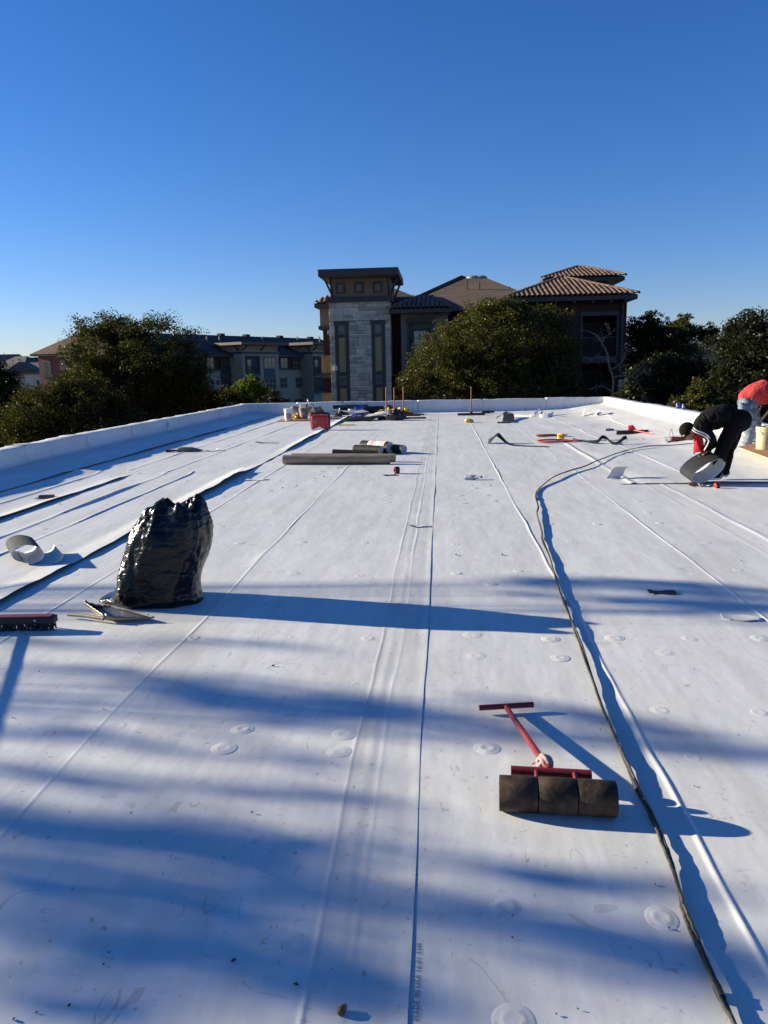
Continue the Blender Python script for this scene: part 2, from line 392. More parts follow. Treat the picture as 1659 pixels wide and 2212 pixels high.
parapet('parapet_wall', (XR, YF, 0), (XR, YB, 0), (1, 0, 0), [2.3, 4.4, 6.7, 8.6, 11, 13.5, 16, 19, 22, 26, 30], 'sunlit white parapet wall along the right edge with two cans', H=.45, seed=3)
mb = MB(); mb.box(XL-.28, XR+.28, YB-.3, YB, -6.6, .42)
tag(mb.build('parapet_wall', M_MEM2), 'white parapet wall at the near end of the roof', 'parapet')

# ------------------------------------------------------------------ ground far below
GZ = -6.5
def gz(x, y):
    r = math.hypot(x, y); return GZ + 9*sstep(150, 420, r)*(.55+.5*fbm(x*.004, y*.004, 3)) - 1.5*sstep(60, 110, r)*sstep(0, 1, .5)*0
mb = MB(); rr = [0, 20, 40, 60, 80, 110, 140, 170, 210, 260, 320, 400, 520, 800, 1500, 3000]
mb.grid(lambda a, r: Vector((r*math.sin(a), r*math.cos(a), gz(r*math.sin(a), r*math.cos(a)))), [2*math.pi*i/72 for i in range(73)], rr, 0, True)
tag(mb.build('ground', mat('ground_grass', (.06, .075, .03), .95, .35, .35, .05, 3, c2=(.12, .11, .055)), None, 60), kind='structure')
# ------------------------------------------------------------------ building with the stone tower
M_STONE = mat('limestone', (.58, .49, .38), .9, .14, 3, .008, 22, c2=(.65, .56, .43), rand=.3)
M_MORT = mat('mortar', (.17, .155, .13), .95, .1, 12, .003, 60)
M_TRIM = mat('trim_slate', (.046, .048, .044), .6, .1, 4)
M_STUC = mat('stucco_taupe', (.22, .165, .12), .9, .08, 5, .003, 90)
M_TAN = mat('panel_tan', (.36, .27, .12), .75, .07, 4, .001, 50)
M_SLAB = mat('fascia_dark', (.052, .045, .042), .6, .12, 3)
M_SOFF = mat('soffit', (.16, .13, .10), .8, .08, 3)
M_GLASS = mat('window_glass', (.035, .055, .055), .06, .2, 1.2, spec=.7)
M_FRAME = mat('window_frame', (.19, .185, .16), .6, .05)
M_RED = mat('siding_red', (.040, .009, .008), .75, .12, 2, .004, 14, stretch=(1, 1, 6))
M_SAGE = mat('stucco_sage', (.155, .16, .14), .9, .08, 4, .003, 80)
M_TILE = mat('clay_tile', (.165, .092, .050), .75, .28, 5, .002, 40, c2=(.215, .13, .078), rand=.3)
M_TILEU = mat('tile_underlay', (.05, .035, .03), .9, .2, 5)
M_WOOD = mat('balcony_wood', (.27, .175, .08), .7, .18, 6, .002, 20, stretch=(8, 8, 1), rand=.15)
def shingle_mat(name, c, sc_):
    m = mat(name, c, .95, .3, 3)
    t = m.node_tree; b = t.nodes['Principled BSDF']; tc = t.nodes.new('ShaderNodeTexCoord')
    br = t.nodes.new('ShaderNodeTexBrick'); br.inputs['Scale'].default_value = sc_; br.inputs['Mortar Size'].default_value = .012
    a = Vector(c); br.inputs['Color1'].default_value = (*(a*.7), 1); br.inputs['Color2'].default_value = (*(a*1.25), 1); br.inputs['Mortar'].default_value = (*(a*.35), 1)
    br.inputs['Brick Width'].default_value = .6; br.inputs['Row Height'].default_value = .3
    mp = t.nodes.new('ShaderNodeMapping'); mp.inputs['Rotation'].default_value = (RAD(25), 0, 0)
    t.links.new(tc.outputs['Object'], mp.inputs[0]); t.links.new(mp.outputs[0], br.inputs['Vector']); t.links.new(br.outputs[0], b.inputs['Base Color'])
    return m
M_SHIN = shingle_mat('shingle_brown', (.11, .064, .040), 1.6)
M_SHIN2 = shingle_mat('shingle_dark', (.05, .038, .033), 1.6)
M_WHITEBOX = mat('lamp_housing', (.6, .6, .6), .5, .05)

TY = 46.0
zx1 = lambda a: (1200+a/2.37)/1.8228
zy1 = lambda b: (1020+b/2.37)/1.8228
def T1(a, b, Y=TY):  # detail-view point on plane Y
    return P(zx1(a), zy1(b), Y)
BLD = thing('apartment_building', (1, 52, GZ), 'apartment building with stone stair tower and clay tile roofs beyond the far parapet', 'building')
def Bbox(name, m, x0, x1, y0, y1, z0, z1, parent=BLD, bevel=0): return MB().box(min(x0, x1), max(x0, x1), y0, y1, min(z0, z1), max(z0, z1)).build(name, m, parent, None, bevel)
tx0, tx1 = T1(236, 800).x, T1(803, 800).x; tz1 = T1(500, 392).z; TD = 3.9
core = Bbox('stone_tower', M_MORT, tx0+.02, tx1-.02, TY+.02, TY+TD, GZ, tz1)
# ashlar stones, each its own block
def block_mesh(k):
    b = bmesh.new(); bmesh.ops.create_cube(b, size=1); bmesh.ops.bevel(b, geom=b.edges[:], offset=.05, segments=1, affect='EDGES')
    for v in b.verts: v.co += Vector((rnd.uniform(-.012, .012), rnd.uniform(-.05, .05), rnd.uniform(-.02, .02)))
    me = bpy.data.meshes.new('stone'); b.to_mesh(me); b.free(); me.materials.append(M_STONE); return me
BM_ = [block_mesh(i) for i in range(6)]
def ashlar(x0, x1, z0, z1, face='front'):
    z = z1
    while z > z0+.04:
        hgt = rnd.choice((.18, .24, .3, .36, .42)); hgt = min(hgt, z-z0) if z-z0-hgt > .08 else z-z0
        x = x0
        while x < x1-.02:
            wd = rnd.uniform(.22, .6); wd = wd if x1-x-wd > .16 else x1-x
            parts = [(z, hgt)] if hgt < .23 or rnd.random() < .5 else [(z, hgt*.45), (z-hgt*.45, hgt*.55)]
            for zz, hh in parts:
                g = .014; dp = .07+rnd.uniform(-.012, .014)
                if face == 'front':
                    M = Matrix.Translation((x+wd/2, TY+.02, zz-hh/2)) @ Matrix.Diagonal((wd-g, dp, hh-g, 1))
                else:
                    M = Matrix.Translation((tx1-.02, x+wd/2, zz-hh/2)) @ Matrix.Diagonal((dp, wd-g, hh-g, 1))
                obj('stone', rnd.choice(BM_), core, M)
            x += wd
        z -= hgt
zb = -1.1
sa0, sa1, sb0, sb1 = T1(285, 800).x, T1(412, 800).x, T1(624, 800).x, T1(750, 800).x
zs = T1(500, 578).z
ashlar(tx0, tx1, zs+.02, tz1); ashlar(tx0, sa0, zb, zs); ashlar(sa1, sb0, zb, zs); ashlar(sb1, tx1, zb, zs)
ashlar(TY+.06, TY+TD, 1.2, tz1, 'side')
def window(x0, x1, z0, z1, Y, fw=.07, parent=BLD, mull=(), fm=None, gm=None, dp=.06):
    m = MB(); m.box(x0, x1, Y-dp, Y, z1-fw, z1).box(x0, x1, Y-dp, Y, z0, z0+fw).box(x0, x0+fw, Y-dp, Y, z0+fw, z1-fw).box(x1-fw, x1, Y-dp, Y, z0+fw, z1-fw)
    for k in mull:
        if k[0] == 'v': m.box(k[1]-.02, k[1]+.02, Y-dp*.8, Y, z0+fw, z1-fw)
        else: m.box(x0+fw, x1-fw, Y-dp*.78, Y-.002, k[1]-.02, k[1]+.02)
    o = m.build('window', fm or M_FRAME, parent)
    MB().box(x0+fw*.9, x1-fw*.9, Y-.02, Y-.004, z0+fw*.9, z1-fw*.9).build('pane', gm or M_GLASS, o)
    return o
for x0, x1 in ((sa0, sa1), (sb0, sb1)):
    m = MB(); fw = .2
    m.box(x0-.05, x1+.05, TY-.09, TY+.02, zs-.22, zs)                       # head
    m.box(x0, x0+fw, TY-.06, TY+.02, zb, zs-.22).box(x1-fw, x1, TY-.06, TY+.02, zb, zs-.22)
    for a in (706, 1072, 1180): 
        zc = T1(500, a).z; m.box(x0+fw, x1-fw, TY-.055, TY+.02, zc-.14, zc+.14)
    m.build('trim_surround', M_TRIM, BLD)
    window(x0+fw-.02, x1-fw+.02, T1(500, 700).z, T1(500, 610).z, TY+.0, .06)
    window(x0+fw-.02, x1-fw+.02, T1(500, 1170).z, T1(500, 1090).z, TY+.0, .06)
    Bbox('infill_panel', M_TAN, x0+fw, x1-fw, TY-.02, TY+.02, T1(500, 1060).z, T1(500, 720).z)
    Bbox('infill_panel', M_TAN, x0+fw, x1-fw, TY-.02, TY+.02, zb, T1(500, 1200).z)
# cornice, upper stage, three square windows, struts and slab roof
Bbox('cornice', M_TRIM, tx0-.14, tx1+.14, TY-.16, TY+TD+.16, tz1-.06, tz1+.12)
Bbox('cornice', M_SLAB, tx0-.08, tx1+.08, TY-.1, TY+TD+.1, tz1+.12, T1(500, 348).z)
ux0, ux1 = T1(240, 250).x, T1(800, 250).x; uz1 = T1(500, 165).z
Bbox('upper_stage', M_STUC, ux0+.05, ux1-.02, TY+.05, TY+TD-.05, T1(500, 348).z, uz1)
for a in (290, 465, 638):
    xa, xb = T1(a, 265).x, T1(a+83, 265).x
    window(xa, xb, T1(500, 318).z, T1(500, 215).z, TY+.05, .1, fm=M_TRIM, gm=mat('blank_pane', (.16, .16, .145), .5, .06, 4))
slabz0, slabz1 = T1(500, 172).z, T1(500, 108).z
sx0, sx1 = T1(122, 130, TY-1.1).x, T1(872, 130, TY-1.1).x
sl_ = Bbox('slab_roof', M_SLAB, sx0, sx1, TY-1.1, TY+TD+1.1, slabz0, slabz1, bevel=.01)
Bbox('soffit', M_SOFF, sx0+.08, sx1-.08, TY-1.0, TY+TD+1.0, slabz0-.03, slabz0, sl_)
for xx, dx in ((ux0+.1, 0), (ux1-.1, 0)):
    MB().bar((xx, TY+.02, T1(500, 345).z), (xx, TY-.95, slabz0-.02), .1, .12).build('strut', M_SLAB, BLD)
for xx, sgn in ((ux0+.08, -1), (ux1-.05, 1)):
    for yy in (TY+.35, TY+TD-.35):
        MB().bar((xx, yy, T1(500, 345).z), (xx+sgn*.45, yy, slabz0-.02), .12, .1, up=(0, 1, 0)).build('strut', M_SLAB, BLD)
for a, b in ((232, 685), (292, 1022)):
    p = T1(a, b); Bbox('wall_lamp', M_WHITEBOX, p.x-.08, p.x+.12, TY-.22, TY-.06, p.z-.12, p.z+.12, bevel=.01)

# barrel tiles
def tile_mesh():
    m = MB(); n = 7
    for (y0, r0), (y1, r1) in (((-.03, .128), (.40, .112)),):
        def f(j, k):
            t = math.pi*j/(n-1); r = r0 if k == 0 else r1; y = y0 if k == 0 else y1
            return Vector((r*math.cos(t), y, r*math.sin(t)*.95-.005))
        m.grid(f, list(range(n)), [0, 1])
        m.grid(lambda j, k: Vector(((r0-.022*k)*math.cos(math.pi*j/(n-1)), y0, (r0-.022*k)*math.sin(math.pi*j/(n-1))*.95-.005)), list(range(n)), [0, 1])
    return m.mesh('roof_tile', [M_TILE], 60)
TILE = tile_mesh()
def tile_slope(parent, e0, e1, apex0, apex1, pitch=.27, exposed=.36, limit=400):
    """tiles on the slope from eave e0-e1 up to apex0-apex1 (hip ends are cut by the triangle's sides)"""
    e0, e1, a0, a1 = Vector(e0), Vector(e1), Vector(apex0), Vector(apex1)
    ex = (e1-e0).normalized(); L = (e1-e0).length; mid = (a0+a1)/2
    up = (mid-e0); up = (up-ex*up.dot(ex)); Hs = up.length; up.normalize(); nn = ex.cross(up).normalized()
    u0, u1 = (a0-e0).dot(ex), (a1-e0).dot(ex); n = 0
    k = int(L/pitch)
    for i in range(k+1):
        u = (L-k*pitch)/2+i*pitch; v = 0
        while True:
            lo = u0*(v/Hs); hi = L+(u1-L)*(v/Hs)
            if v > Hs-.1 or u < lo-.06 or u > hi+.06: break
            p = e0+ex*u+up*v+nn*(.035+rnd.uniform(0, .012))
            M = Matrix(((ex.x, up.x, nn.x, p.x), (ex.y, up.y, nn.y, p.y), (ex.z, up.z, nn.z, p.z), (0, 0, 0, 1)))
            if n < limit: obj('roof_tile', TILE, parent, M)
            n += 1; v += exposed
def ridge_tiles(parent, a, b):
    a, b = Vector(a), Vector(b); d = (b-a); L = d.length; d.normalize(); x = d.cross(Vector((0, 0, 1))).normalized(); nn = x.cross(d)
    k = int(L/.37)
    for i in range(k):
        p = a+d*(i*.37+.03)+nn*.06
        M = Matrix(((x.x, d.x, nn.x, p.x), (x.y, d.y, nn.y, p.y), (x.z, d.z, nn.z, p.z), (0, 0, 0, 1))) @ Matrix.Diagonal((1.12, 1, 1.1, 1))
        obj('roof_tile', TILE, parent, M)
def hip_roof(name, x0, x1, y0, y1, z, zt, rx0, rx1, ry, m, fascia=.22):
    v = [(x0, y0, z), (x1, y0, z), (x1, y1, z), (x0, y1, z), (rx0, ry, zt), (rx1, ry, zt)]
    mb = MB().add(v, [(0, 1, 5, 4), (1, 2, 5), (2, 3, 4, 5), (3, 0, 4), (3, 2, 1, 0)])
    o = mb.build(name, m, BLD)
    MB().box(x0+.02, x1-.02, y0+.02, y1-.02, z-fascia, z-.004).build('fascia', M_SLAB, o)
    return o
# bay right of the tower
bz = P(900, 667, 45.4).z; bx0, bx1 = P(839, 660, 45.4).x, P(977, 665, 45.4).x
by = 45.4; apx = P(917, 642, 48.6)
br_ = hip_roof('tile_roof', bx0, bx1, by, 52, bz, apx.z, apx.x-.3, apx.x+.3, 48.6, M_TILEU)
tile_slope(br_, (bx0, by, bz), (bx1, by, bz), (apx.x-.3, 48.6, apx.z), (apx.x+.3, 48.6, apx.z))
ridge_tiles(br_, (bx0, by, bz), (apx.x-.3, 48.6, apx.z)); ridge_tiles(br_, (bx1, by, bz), (apx.x+.3, 48.6, apx.z))
Bbox('recess_wall', M_RED, tx1+.05, P(866, 700, 47).x, 47.4, 51, GZ, bz-.22)
sgx0, sgx1 = P(866, 700, 46.1).x, P(968, 700, 46.1).x
dx0, dx1 = P(884, 740, 46.1).x, P(930, 740, 46.1).x; dz0, dz1 = P(900, 800, 46.1).z, P(900, 697, 46.1).z
m = MB(); m.box(sgx0, dx0, 46.1, 46.5, GZ, bz-.22).box(dx1, sgx1, 46.1, 46.5, GZ, bz-.22).box(dx0, dx1, 46.1, 46.5, dz1, bz-.22).box(dx0, dx1, 46.1, 46.5, GZ, dz0).box(sgx0, sgx1, 46.5, 51, GZ, bz-.22)
m.build('bay_wall', M_SAGE, BLD)
m = MB(); m.box(dx0-.2, dx1+.3, 46.0, 46.1, dz1, dz1+.28).box(dx0-.14, dx0, 46.02, 46.1, dz0, dz1).box(dx1, dx1+.14, 46.02, 46.1, dz0, dz1); m.build('door_trim', M_TRIM, BLD)
dw0, dw1 = P(886, 740, 46.3).x+.12, P(925, 740, 46.3).x; dzt = P(900, 709, 46.3).z
d_ = Bbox('balcony_door', M_TRIM, dw0, dw1, 46.3, 46.4, dz0, dzt)
for i in range(2):
    for j in range(5):
        xa = dw0+.1+i*(dw1-dw0-.2)/2; hh = (dzt-dz0-.3)/5; za = dz0+.15+j*hh
        MB().box(xa+.02, xa+(dw1-dw0-.2)/2-.02, 46.285, 46.297, za+.02, za+hh-.02).build('pane', mat('bright_glass', (.22, .26, .28), .08, .1, 2, spec=.9), d_)
m = MB(); zr = P(900, 770, 45.7).z
for i in range(12): x = dx0-.25+i*.16; m.box(x, x+.025, 45.7, 45.725, zr-1, zr)
m.box(dx0-.3, dx0+1.7, 45.69, 45.735, zr, zr+.05); m.build('railing', M_TRIM, BLD)
for a in (905, 939, 970): 
    x = P(a, 665, 45.6).x; Bbox('rafter_tail', M_SLAB, x-.05, x+.05, 45.55, 46.1, bz-.36, bz-.23)
# big shingle roof behind
q = lambda a, b, Y: P(a, b, Y)
A_, B_ = q(1006, 601, 60), q(1052, 601, 60); ez = q(900, 674, 49.5).z
v = [(q(835, 670, 49.5).x, 49.5, ez), (q(1215, 690, 49.5).x, 49.5, ez), tuple(B_), tuple(A_), (A_.x-8, 72, ez), (B_.x+9, 72, ez)]
shr = MB().add(v, [(0, 1, 2, 3), (1, 5, 2), (5, 4, 3, 2), (4, 0, 3), (0, 4, 5, 1)]).build('shingle_roof', M_SHIN, BLD)
Bbox('wall', M_RED, v[0][0]+.6, v[1][0]-.3, 50.2, 70, GZ, ez-.02)
for a, b in ((1009, 606), (975, 640), (893, 640), (1100, 622), (1036, 612)):
    pp = q(a, b, 56); Bbox('vent_pipe', M_SOFF, pp.x-.04, pp.x+.04, 55.96, 56.04, pp.z-.9, pp.z+.1, shr)
for a in (1022, 1038): 
    pp = q(a, 600, 60.5); m = MB(); m.lathe([(0, .26), (.32, .24), (.5, .14), (.52, 0), (.3, -.6)], 12, M=Matrix.Translation((pp.x, 60.5, pp.z-.1))); m.build('roof_vent', mat('vent_metal', (.22, .25, .22), .6, .05), shr, 50)
# gable behind: raking eave
g0, g1, g2 = q(884, 646, 63), q(997, 594.5, 63), q(1080, 625, 63)
m = MB().add([tuple(g0), tuple(g1), tuple(g2), (g0.x, 70, g0.z), (g1.x, 70, g1.z), (g2.x, 70, g2.z)], [(0, 1, 4, 3), (1, 2, 5, 4)])
gr = m.build('gable_roof', M_SHIN2, BLD); so_ = gr.modifiers.new('thickness', 'SOLIDIFY'); so_.thickness = .3; so_.offset = -1
MB().add([(g0.x+.5, 63.6, g0.z-.2), (g1.x, 63.6, g1.z-.35), (g2.x-.5, 63.6, g2.z-.2), (g2.x-.5, 63.6, -2), (g0.x+.5, 63.6, -2)], [(4, 3, 2, 1, 0)]).build('gable_wall', M_RED, BLD)
# right wing
ry = 43.0; e0, e1, ap = P(1094, 643, ry), P(1379, 637, ry), P(1214, 602, 48.2)
ez_ = (e0.z+e1.z)/2; rw = hip_roof('tile_roof', e0.x, e1.x, ry, 54, ez_, ap.z, ap.x-.1, ap.x+.1, 48.2, M_TILEU)
tile_slope(rw, (e0.x, ry, ez_), (e1.x, ry, ez_), (ap.x-.1, 48.2, ap.z), (ap.x+.1, 48.2, ap.z))
ridge_tiles(rw, (e0.x, ry, ez_), (ap.x-.1, 48.2, ap.z)); ridge_tiles(rw, (e1.x, ry, ez_), (ap.x+.1, 48.2, ap.z))
yu = 50.5; f0, f1, fa = P(1172, 603, yu), P(1351, 596, yu), P(1252, 578, 54.5); fz = (f0.z+f1.z)/2
ru = hip_roof('tile_roof', f0.x, f1.x, yu, 59, fz, fa.z, fa.x-.1, fa.x+.1, 54.5, M_TILEU)
tile_slope(ru, (f0.x, yu, fz), (f1.x, yu, fz), (fa.x-.1, 54.5, fa.z), (fa.x+.1, 54.5, fa.z))
ridge_tiles(ru, (f1.x, yu, fz), (fa.x+.1, 54.5, fa.z)); ridge_tiles(ru, (f0.x, yu, fz), (fa.x-.1, 54.5, fa.z))
Bbox('upper_wall', M_STUC, f0.x+.9, f1.x-1.0, yu+.8, 58, ez_-.3, fz-.2)
wy = 43.9; wx0, wx1 = P(1110, 700, wy).x, P(1353, 700, wy).x
ox0, ox1 = P(1257, 740, wy).x, P(1331, 740, wy).x; oz0, oz1 = P(1290, 865, wy).z, P(1290, 682, wy).z
m = MB(); zt = ez_-.22
m.box(wx0, ox0, wy, wy+.3, GZ, zt).box(ox1, wx1, wy, wy+.3, GZ, zt).box(ox0, ox1, wy, wy+.3, oz1, zt).box(wx0, wx1, wy+1.9, 53, GZ, zt).box(wx0, wx0+.3, wy+.3, wy+1.9, GZ, zt).box(wx1-.3, wx1, wy+.3, wy+1.9, GZ, zt)
m.build('wing_wall', M_RED, BLD)
zf = P(1290, 770, wy).z
Bbox('balcony_floor', M_SLAB, ox0, ox1, wy-.1, wy+1.9, zf-.35, zf)
m = MB()
for i in range(14): x = ox0+.1+i*(ox1-ox0-.2)/13; m.box(x-.012, x+.012, wy+.05, wy+.075, zf, zf+1.0)
m.box(ox0, ox1, wy+.04, wy+.085, zf+1, zf+1.05); m.build('railing', M_TRIM, BLD)
m = MB(); m.box(ox0-.12, ox1+.12, wy-.06, wy, oz1, oz1+.22).box(ox0-.1, ox0, wy-.05, wy, zf, oz1).box(ox1, ox1+.1, wy-.05, wy, zf, oz1); m.build('opening_trim', M_TRIM, BLD)
M_DG = mat('dark_glass', (.010, .012, .012), .35, .2, spec=.15)
window(ox0+.3, ox0+1.5, zf+.1, oz1-.3, wy+1.9, .09, gm=M_DG, fm=M_TRIM)
window(ox0+.3, ox0+1.5, zf-2.9, zf-.8, wy+1.9, .09, gm=M_DG, fm=M_TRIM)
Bbox('downspout', M_TRIM, wx1-.28, wx1-.18, wy-.12, wy-.02, GZ, zt)
for a, b, zz0, zz1 in ((1335, 1346, 895, 820), ):
    Bbox('stone_pier', M_STONE, P(a, 850, wy).x, P(b, 850, wy).x, wy-.25, wy, GZ, P(1340, zz1, wy).z)
for a in (1120, 1160, 1200, 1240, 1280, 1320, 1350):
    x = P(a, 650, 43.3).x; Bbox('rafter_tail', M_SLAB, x-.05, x+.05, 43.15, 43.9, ez_-.36, ez_-.225)
# wing left of the tower: tan and red walls with wooden balconies
ly = 50.2; lx0 = P(697, 700, ly).x
Bbox('side_wall', M_RED, lx0, tx0+.1, ly, 64, GZ, P(700, 710, ly).z)
Bbox('side_wall', M_STUC, lx0-.15, tx0+.1, ly-.1, 64, P(700, 710, ly).z, P(700, 662, ly).z)
Bbox('band', M_TRIM, lx0-.25, tx0+.1, ly-.2, 64.1, P(700, 712, ly).z, P(700, 704, ly).z)
lr0, lr1 = P(678, 660, ly-.8), P(735, 660, ly-.8); lr = hip_roof('tile_roof', lr0.x, lr0.x+7, ly-.8, 64, lr0.z+.1, lr0.z+1.9, lr0.x+3.2, lr0.x+3.6, 54.5, M_TILEU)
tile_slope(lr, (lr0.x, ly-.8, lr0.z+.1), (lr0.x+7, ly-.8, lr0.z+.1), (lr0.x+3.2, 54.5, lr0.z+2), (lr0.x+3.6, 54.5, lr0.z+2), limit=60)
for b0, b1 in ((770, 805), (851, 880)):
    z1, z0 = P(705, b0, ly-1).z, P(705, b1, ly-1).z
    fl = Bbox('balcony', M_SLAB, lx0+.05, tx0+.6, ly-1.2, ly, z0-.35, z0)
    for i in range(9):
        x = lx0+.05+i*.165; MB().box(x, x+.15, ly-1.22, ly-1.18, z0, z1).build('slat', M_WOOD, fl)
        MB().box(lx0+.0, lx0+.04, ly-1.18+i*.125, ly-1.18+i*.125+.112, z0, z1).build('slat', M_WOOD, fl)
    MB().box(lx0-.03, tx0+.5, ly-1.26, ly-1.14, z1, z1+.06).build('handrail', M_WOOD, fl)

# ------------------------------------------------------------------ long apartment block at the left, seen at an angle
O2 = Vector((-37.8, 105.8, GZ)); D2 = Vector((14.9, 27, 0)).normalized(); N2 = Vector((D2.y, -D2.x, 0))
AM = Matrix(((D2.x, -N2.x, 0, O2.x), (D2.y, -N2.y, 0, O2.y), (0, 0, 1, 0), (0, 0, 0, 1)))   # local x along, y inwards, z world height
APT = bpy.data.objects.new('apartment_block', None); col.objects.link(APT); APT.matrix_basis = Matrix.Translation((0, 0, GZ)) @ AM; WM[APT.name] = APT.matrix_basis.copy()
tag(APT, 'long stone apartment block with dark shingle roof between oak and tower', 'building')
def A(zx, zy, n=0.):                                 # detail-view point on the facade plane set n metres forward -> (s, z)
    d = ray((700+zx/2.765)/1.8228, (1250+zy/2.765)/1.8228); o = Vector((0, 0, EYE))
    t = ((O2+N2*n-o).dot(N2))/d.dot(N2); p = o+d*t; return (p-O2).dot(D2), p.z
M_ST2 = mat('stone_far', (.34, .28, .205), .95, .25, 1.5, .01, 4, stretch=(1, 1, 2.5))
M_BLUE = mat('panel_blue', (.05, .075, .095), .7, .06)
M_CREAM = mat('stucco_cream', (.38, .27, .17), .9, .06, 2)
def ab(name, m, s0, s1, n0, n1, z0, z1, parent=None):
    o = obj(name, MB().box(min(s0, s1), max(s0, s1), -max(n0, n1), -min(n0, n1), min(z0, z1), max(z0, z1)).mesh(name, [m]), parent or APT, AM.copy()); return o
def awin(zx0, zx1, zy0, zy1, n, cols=2, fm=None):
    s0, z1 = A(zx0, zy0, n); s1, z0 = A(zx1, zy1, n); fw = .12
    m = MB(); y0, y1 = -n-.07, -n
    m.box(s0, s1, y0, y1, z1-fw, z1).box(s0, s1, y0, y1, z0, z0+fw)
    for i in range(cols+1):
        x = s0+(s1-s0)*i/cols; m.box(x-fw/2, x+fw/2, y0+.004, y1, z0+fw, z1-fw)
    m.box(s0, s1, y0+.01, y1, (z0+z1)/2-.06, (z0+z1)/2+.06)
    o = obj('window', m.mesh('window', [fm or M_FRAME]), APT, AM.copy())
    for i in range(cols):
        xa = s0+(s1-s0)*i/cols+fw/2; xb = s0+(s1-s0)*(i+1)/cols-fw/2
        for za, zc in ((z0+fw, (z0+z1)/2-.06), ((z0+z1)/2+.06, z1-fw)):
            obj('pane', MB().box(xa, xb, -n-.03, -n-.01, za, zc).mesh('pane', [M_GLASS]), o, AM.copy())
LEN = A(1850, 500)[0]; zE = A(600, 405)[1]; z2 = A(700, 572)[1]
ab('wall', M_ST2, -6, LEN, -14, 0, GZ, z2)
ab('wall', M_RED, -6, LEN, -14, -.02, z2, zE)
ab('band', M_TRIM, -6, LEN, 0, .12, z2-.12, z2+.12)
zR = A(700, 203, -7)[1]
rf = obj('shingle_roof', MB().add([(-7, -.8, zE), (LEN+1, -.8, zE), (LEN+1, 7, zR), (-7, 7, zR), (LEN+1, 14.8, zE), (-7, 14.8, zE)], [(0, 1, 2, 3), (3, 2, 4, 5), (0, 3, 5), (1, 4, 2), (0, 5, 4, 1)]).mesh('shingle_roof', [M_SHIN2]), APT, AM.copy())
ab('fascia', M_SLAB, -7, LEN+1, .6, .82, zE-.35, zE-.01, rf)
for zx in (315, 452, 920, 1300, 1543):
    s, z = A(zx, 225, -4); ab('vent_pipe', M_SOFF, s-.1, s+.1, -4.1, -3.9, z-1.4, z+.25, rf)
for zx in (470, 745, 1110, 1440):
    s, z = A(zx, 195, -7); ab('roof_vent', M_SHIN2, s-.5, s+.5, -7.4, -6.6, zR-.3, zR+.3, rf)
def bump(zx0, zx1, n):
    s0, s1 = A(zx0, 500, n)[0], A(zx1, 500, n)[0]; zt = A(zx0+100, 395, n)[1]; zu = A(zx0+100, 300, n)[1]; zs_ = A(zx0+100, 268, n+1)[1]
    ab('bay_wall', M_ST2, s0, s1, .05, n, GZ, zt); ab('bay_cornice', M_TRIM, s0-.15, s1+.15, -3, n+.15, zt, zt+.3)
    ab('bay_top', M_CREAM, s0, s1, -5, n-.02, zt+.3, zu); o = ab('slab_roof', mat('fascia_brown', (.13, .095, .075), .7, .08), s0-1.3, s1+1.3, -6, n+1.2, zu, zs_)
    for s in (s0+.15, (s0+s1)/2, s1-.15): obj('strut', MB().bar((s, -n, zt+.5), (s, -n-1.0, zu-.05), .16, .16).mesh('strut', [M_SLAB]), APT, AM.copy())
    for k in range(2):
        xa = s0+(s1-s0)*(.09+.47*k); ab('blank_panel', M_TRIM, xa, xa+(s1-s0)*.36, n-.02, n+.05, zt+.75, zu-.5); ab('blank_panel', mat('blank_pane', (.16, .16, .145), .5), xa+.12, xa+(s1-s0)*.36-.12, n+.05, n+.07, zt+.87, zu-.62)
    obj('strut', MB().bar((s0, -n+.6, zt+.5), (s0-1.0, -n+.6, zu-.05), .16, .16, up=(0, 1, 0)).mesh('strut', [M_SLAB]), APT, AM.copy())
    return s0, s1
NB = 2.6; bump(705, 1100, NB); bump(1470, 1780, NB)
ab('lamp', M_SLAB, A(430, 650)[0], A(447, 650)[0], 0, .2, A(430, 658)[1], A(430, 643)[1])
sg = ab('number_sign', M_TRIM, A(420, 700)[0], A(452, 700)[0], 0, .08, A(430, 735)[1], A(430, 683)[1])
awin(310, 392, 435, 563, 0, 2); awin(293, 392, 676, 775, 0, 2)
awin(1116, 1195, 438, 556, 0, 2); awin(1258, 1366, 438, 556, 0, 3)
awin(1114, 1191, 655, 769, 0, 2); awin(1282, 1364, 653, 765, 0, 2)
s0, z1 = A(932, 428, NB); s1, z0 = A(1070, 815, NB)
ab('bay_panel', M_BLUE, s0, s1, NB, NB+.05, z0, z1)
awin(938, 1062, 435, 558, NB+.05, 3); awin(945, 1070, 657, 778, NB+.05, 3)
